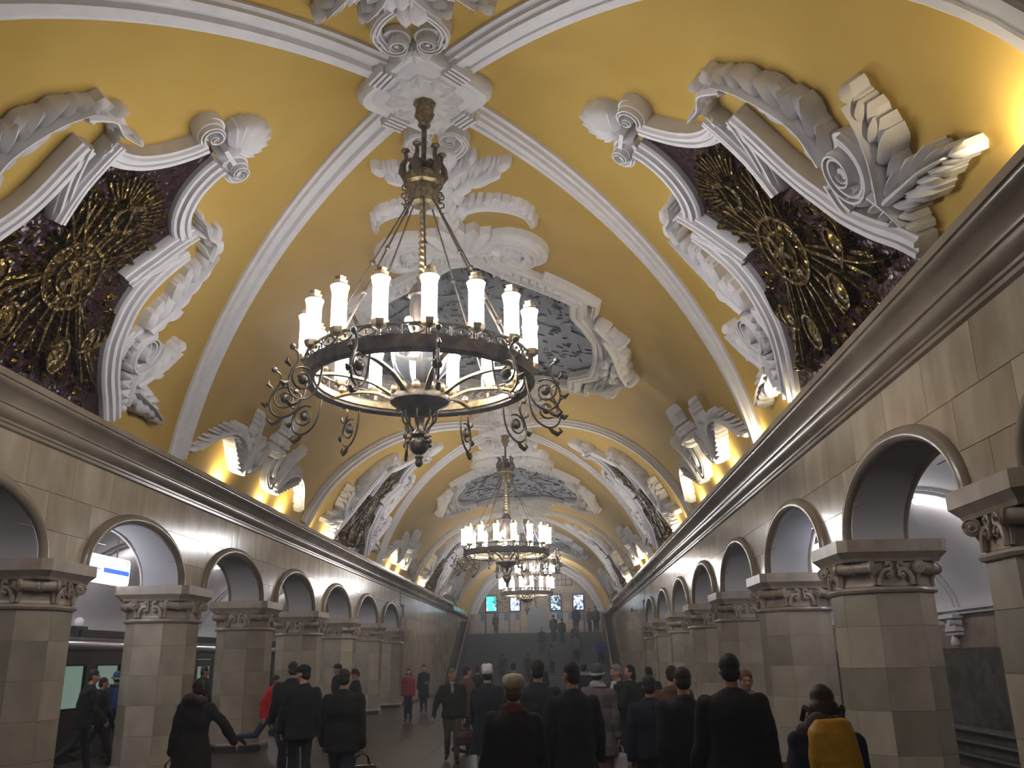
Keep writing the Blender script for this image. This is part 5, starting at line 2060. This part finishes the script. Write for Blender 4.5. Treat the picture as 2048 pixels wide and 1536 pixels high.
BLK, NVY = (.014, .013, .015), (.012, .016, .035)
walkA, walkB = ((-.28, .12, .25), (.3, .12, .35)), ((.3, .12, .4), (-.28, .12, .2))
p1 = person('woman with loose brown hair and fur-trimmed hood, seen from behind at the right', 3.21, 6.1, 1.67, face=-.1, coat=(.016, .018, .045), hair=(.035, .018, .012), longhair=True,
            woman=True, fur=(.10, .08, .07), hood='down', legs=(.2, -.2), arms=((-.15, .15, .2), (.15, .15, .3)), bulk=1.12, length=.40)
backpack('bright yellow backpack worn by the woman in the fur-trimmed hood', p1, 1.68, (.55, .30, .02), .875)
p2 = person('tall man in a long black coat, largest figure, back turned', 2.95, 7.8, 1.87, face=.06, coat=BLK, hair=(.018, .012, .01), length=.36, legs=(-.22, .25), arms=walkB, bulk=1.22)
person('man partly hidden behind the left shoulder of the tall black-coated man', 2.70, 8.9, 1.76, face=.1, coat=BLK, hair=(.03, .02, .014), legs=(.2, -.2), arms=walkA, bulk=1.1)
person('red-haired woman with glasses walking towards the camera beside the tall man', 3.62, 10.6, 1.70, face=PI, coat=(.03, .035, .05), hair=(.16, .05, .025), woman=True, legs=(.2, -.2), arms=walkA, scarf=(.35, .36, .4))
p4 = person('man in a brown quilted puffer jacket walking away near the right arcade', 3.04, 12.6, 1.74, face=-.05, coat=(.11, .055, .028), puffer=True, bulk=1.22, length=.46, hood='down', legs=(-.2, .2), arms=walkA, hair=(.02, .014, .01), pants=BLK)
person('man in a dark navy jacket walking away, left of the brown puffer jacket', 2.56, 10.8, 1.65, face=.05, coat=NVY, legs=(.22, -.22), arms=((-.1, .16, .15), (.1, .14, .2)), hair=(.03, .024, .02), bulk=1.1, length=.46)
person('man in a dark jacket standing at the foot of the right columns', 3.35, 19, 1.68, face=.3, coat=BLK, legs=(.05, -.05), bulk=1.05)
person('balding man in a dark suit and white shirt with his hand at his chin', 2.47, 15.2, 1.75, face=PI - .9, head=-.2, coat=BLK, hair=(.22, .2, .18), shirt=(.6, .6, .62), legs=(.08, -.05), arms=((.5, .05, 1.6), (.55, -.1, 2.35)), length=.46)
person('hooded dark figure standing just behind the man with hand at chin', 2.78, 16.6, 1.73, face=2.4, coat=BLK, hat='hood', legs=(.05, -.05))
p9 = person('woman in a grey coat and fur-brimmed knitted hat walking away', 2.06, 13.0, 1.77, face=-.05, coat=(.15, .125, .13), hat='knit', hatc=(.10, .12, .12), hair=(.03, .025, .02), woman=True, length=.33, scarf=(.42, .42, .45), legs=(.2, -.2), arms=((-.1, .1, .2), (-.05, .16, .1)), bulk=1.08, pants=(.05, .03, .035))
h = hand_of(p9, 1)
handbag('carrier_bag', 'white plastic carrier bag in the hand of the woman in grey', h, .3, (.24, .14, .44), (.62, .62, .66), .12, True)
h = hand_of(p9, -1)
p10 = person('man in a black coat right of the white beret, head turned slightly left', 1.66, 9.5, 1.82, face=.12, head=.45, coat=(.016, .016, .022), hair=(.018, .013, .01), legs=(.24, -.22), arms=((-.15, .18, .2), (.12, .2, .3)), bulk=1.16, length=.38)
p11 = person('woman wearing a cream woollen beret and dark coat, centre of the crowd', 1.13, 8.3, 1.70, coat=(.018, .015, .016), hat='beret', hatc=(.60, .52, .42), hair=(.10, .04, .03), woman=True, length=.30, bulk=1.24, scarf=(.13, .035, .03), legs=(.15, -.15), arms=((.0, .22, .25), (.05, .2, .3)), skirt=True)
h = hand_of(p11, -1)
handbag('handbag', 'black handbag held low by the woman in the cream beret', h, .2, (.3, .13, .24), (.02, .018, .018), .14)
person('dark-haired person in a long dark coat between the beret and the black-coated man', 1.27, 11.6, 1.84, coat=(.02, .02, .028), legs=(.2, -.2), arms=walkA, length=.34, bulk=1.15)
person('woman in a white knitted cap and long black coat walking away', .42, 14.4, 1.76, coat=(.012, .014, .022), hat='plain', hatc=(.72, .72, .76), woman=True, length=.28, skirt=True, pants=(.16, .16, .17), legs=(-.2, .22), arms=walkB, bulk=1.2)
p14 = person('grey-haired man in a dark open jacket walking towards the camera with a bag', -.55, 18.1, 1.71, face=PI + .12, head=.5, coat=(.022, .024, .02), pants=(.10, .085, .065), hair=(.20, .18, .17), shirt=(.35, .35, .38), legs=(.02, -.16), arms=((-.15, .12, .3), (.15, .38, .15)), length=.47, bulk=1.12)
h = hand_of(p14, -1)
handbag('briefcase', 'dark red-brown briefcase carried by the grey-haired man', h, .25, (.36, .15, .30), (.06, .016, .014), .12)
person('person in a tan jacket just behind the grey-haired man', -.42, 19.6, 1.74, face=-.9, head=-.3, coat=(.16, .095, .055), hair=(.035, .022, .016), legs=(.2, -.2))
person('woman in a crimson coat and blue trousers walking towards the camera', -3.36, 30.1, 1.63, face=PI, coat=(.28, .025, .045), pants=(.02, .028, .06), hair=(.05, .025, .015), woman=True, longhair=True, length=.47, legs=(.06, -.06), arms=((.0, .1, .2), (.0, .1, .2)), scarf=(.3, .2, .15))
person('woman in a long black coat standing behind the crimson coat', -3.62, 35.3, 1.72, face=PI, coat=BLK, woman=True, length=.3, legs=(.05, -.05), arms=((.4, .05, 1.1), (.1, .1, .3)))
person('man in a black jacket, hindmost of the pair by the left columns', -2.86, 15.2, 1.88, face=.4, coat=BLK, hair=(.05, .035, .028), legs=(.05, -.1), arms=((.2, .15, .5), (.1, .1, .3)), bulk=1.12)
person('man in a black cap, nearer of the pair by the left columns', -2.35, 14.0, 1.82, face=.35, head=.95, coat=(.011, .011, .013), hat='cap', hatc=BLK, legs=(.1, -.12), arms=((.15, .15, .3), (-.05, .12, .2)), bulk=1.18, pants=(.012, .013, .02))
p19 = person('heavy man in a dark coat seen from behind, carrying a black holdall', -1.30, 12.2, 1.77, face=-.05, coat=(.016, .015, .014), hair=(.03, .024, .02), legs=(.18, -.2), arms=((.1, .16, .15), (-.02, .12, .1)), bulk=1.24, length=.42, pants=(.03, .04, .075))
h = hand_of(p19, 1)
handbag('holdall', 'large black holdall hanging from the heavy man by the left columns', h, .5, (.50, .24, .32), (.012, .012, .013), .16)
person('man in a dark peaked cap standing against a left column', -4.02, 23.2, 1.81, face=PI - .9, coat=NVY, hat='cap', hatc=BLK, legs=(.04, -.04))
person('man in a navy jacket looking down at his phone', -3.0, 20.6, 1.71, face=PI / 2 + .5, head=.1, nod=.5, coat=(.014, .018, .04), legs=(.04, -.04), arms=((.3, .1, 1.5), (.35, .1, 1.5)), hair=(.03, .022, .018))
person('woman in a bright red jacket and jeans hurrying past a left column', -4.55, 19.4, 1.62, face=-PI / 2 - .2, coat=(.80, .02, .03), pants=(.045, .075, .12), hair=(.05, .03, .022), woman=True, legs=(.5, -.55), arms=((.6, .1, .8), (-.5, .1, .6)), lean=.14, length=.47)
p23 = person('woman in a dark parka with fur hood, arm stretched out to the right', -3.18, 12.0, 1.67, face=.05, head=.5, coat=(.016, .014, .012), hair=(.02, .013, .01), woman=True, fur=(.07, .045, .032), hood='down', legs=(.2, -.2), arms=((-.1, .2, .2), (.1, .75, .25)), bulk=1.22, length=.34)
h = hand_of(p23, -1)
handbag('shoulder_bag', 'black bag hanging beside the parka woman', h, .2, (.34, .18, .30), (.012, .012, .014), .14)
p24 = person('man in a black jacket walking along the left platform', -7.17, 16.8, 1.80, face=-.9, head=-.3, coat=BLK, hair=(.03, .02, .016), legs=(.3, -.32), arms=walkA, lean=.12, bulk=1.1)
person('slim woman in black striding behind the platform man', -7.60, 18.3, 1.64, face=-1.2, coat=BLK, woman=True, hair=(.025, .018, .014), legs=(.42, -.4), arms=walkB)
p26 = person('person in a blue knitted hat with back turned by the train doors', -8.0, 19.7, 1.72, face=.8, coat=(.02, .045, .10), hat='knit', hatc=(.06, .16, .34), legs=(.1, -.1), bulk=1.15)
backpack('blue rucksack with pale edging on the person by the train', p26, 1.74, (.02, .06, .2))
person('man in a black coat on the left platform seen between two columns', -6.95, 21.9, 1.82, face=-1.4, coat=BLK, hair=(.025, .018, .014), legs=(.1, -.1))


def step_z(y):
    return max(0, min(3.6, math.ceil((y - YS0) / .363636) * 3.6 / 22)) if y > YS0 else 0.0


far = [('dark figure silhouetted against the rightmost lit display', 2.82, 65.0, 1.85, 0, BLK), ('man in dark clothes, left of the pair at the top of the stairs', 3.80, 66.2, 1.74, 2.6, (.03, .03, .03)),
       ('tall dark man, right of the pair at the top of the stairs', 4.22, 65.4, 1.82, .3, (.02, .022, .03)), ('small dark figure by the right end pilaster', 4.98, 66.3, 1.62, .2, BLK),
       ('person in purple-grey standing before the left timetable panels', -3.06, 67.4, 1.55, .2, (.04, .03, .045))]
for lab, x, y, H, fc, cc in far:
    person(lab, x, y, H, 3.6, fc, coat=cc, legs=(.05, -.05))
stp = [('man in a green-grey jacket near the top of the stairs before the grey door', 1.22, 62.5, 1.8, .1, (.035, .06, .05), NVY, None), ('companion in navy close beside the green-grey jacket on the stairs', 1.80, 62.3, 1.7, .1, NVY, NVY, None),
       ('man in dark blue coming down the middle of the stairs', .43, 60.9, 1.75, PI, (.025, .03, .06), (.06, .08, .10), None), ('dark figure climbing the right half of the stairs', 2.62, 61.0, 1.74, .1, BLK, BLK, None),
       ('person in a pale grey jacket climbing the right half of the stairs', 2.62, 59.5, 1.74, .1, (.17, .16, .19), BLK, None), ('person in a bright blue jacket on the right half of the stairs', 4.20, 59.3, 1.72, .1, (.02, .05, .35), BLK, None),
       ('woman in lilac near the bottom of the stairs', 1.08, 58.3, 1.74, .2, (.13, .10, .14), BLK, 'w'), ('dark figure stepping onto the left part of the stairs', -1.94, 57.1, 1.7, 0, (.02, .02, .04), BLK, None),
       ('man in navy stepping onto the middle of the stairs', -.4, 57.2, 1.72, 0, (.02, .025, .06), BLK, None)]
for lab, x, y, H, fc, cc, pc, w_ in stp:
    person(lab, x, y, H, step_z(y), fc, coat=cc, pants=pc, woman=bool(w_), legs=(.12, .0))
crowd = [('person in a dark coat, in the crowd just beyond the cream beret', .28, 25.5, 1.78, 0, BLK, None, None), ('person with a grey scarf, in the crowd left of the grey coat', 2.15, 23.6, 1.74, 0, (.025, .02, .03), (.35, .35, .4), None),
         ('man in dark navy walking away in the middle of the hall', .90, 29.5, 1.80, 0, NVY, None, None), ('person in black walking away left of the white cap', -.9, 27.5, 1.69, 0, BLK, None, None),
         ('woman in a pink-trimmed coat walking away, small in the crowd', 2.66, 31.0, 1.68, 0, (.16, .02, .06), None, 'w'), ('short person in olive in the crowd beyond the white cap', .42, 21.5, 1.60, 0, (.07, .07, .02), None, None),
         ('man in a dark overcoat walking away near the left end of the stairs', -1.9, 44, 1.75, 0, BLK, None, None), ('person in grey walking away towards the stairs', .6, 40, 1.74, 0, (.05, .05, .06), None, None),
         ('dark figure walking towards the right end of the stairs', 3.3, 46, 1.76, 0, BLK, None, None)]
for lab, x, y, H, fc, cc, sf, w_ in crowd:
    person(lab, x, y, H, 0, fc, coat=cc, scarf=sf, woman=bool(w_), legs=(.2, -.2), arms=walkA, bulk=1.08)


# ---- thin haze added to the hall air for lamp bloom and soft far end
hz = bpy.data.materials.new('hall_haze')
hz.use_nodes = True
nt = hz.node_tree
for n_ in list(nt.nodes):
    if n_.type == 'BSDF_PRINCIPLED':
        nt.nodes.remove(n_)
vs_ = nt.nodes.new('ShaderNodeVolumeScatter')
vs_.inputs['Color'].default_value = (.93, .96, 1.0, 1)
vs_.inputs['Density'].default_value = HAZE
vs_.inputs['Anisotropy'].default_value = .7
nt.links.new(vs_.outputs[0], nt.nodes['Material Output'].inputs['Volume'])
tag(MB().box(-10.7, 10.7, -11.9, 70.2, -.9, 9.6).build('haze', hz), kind='stuff')
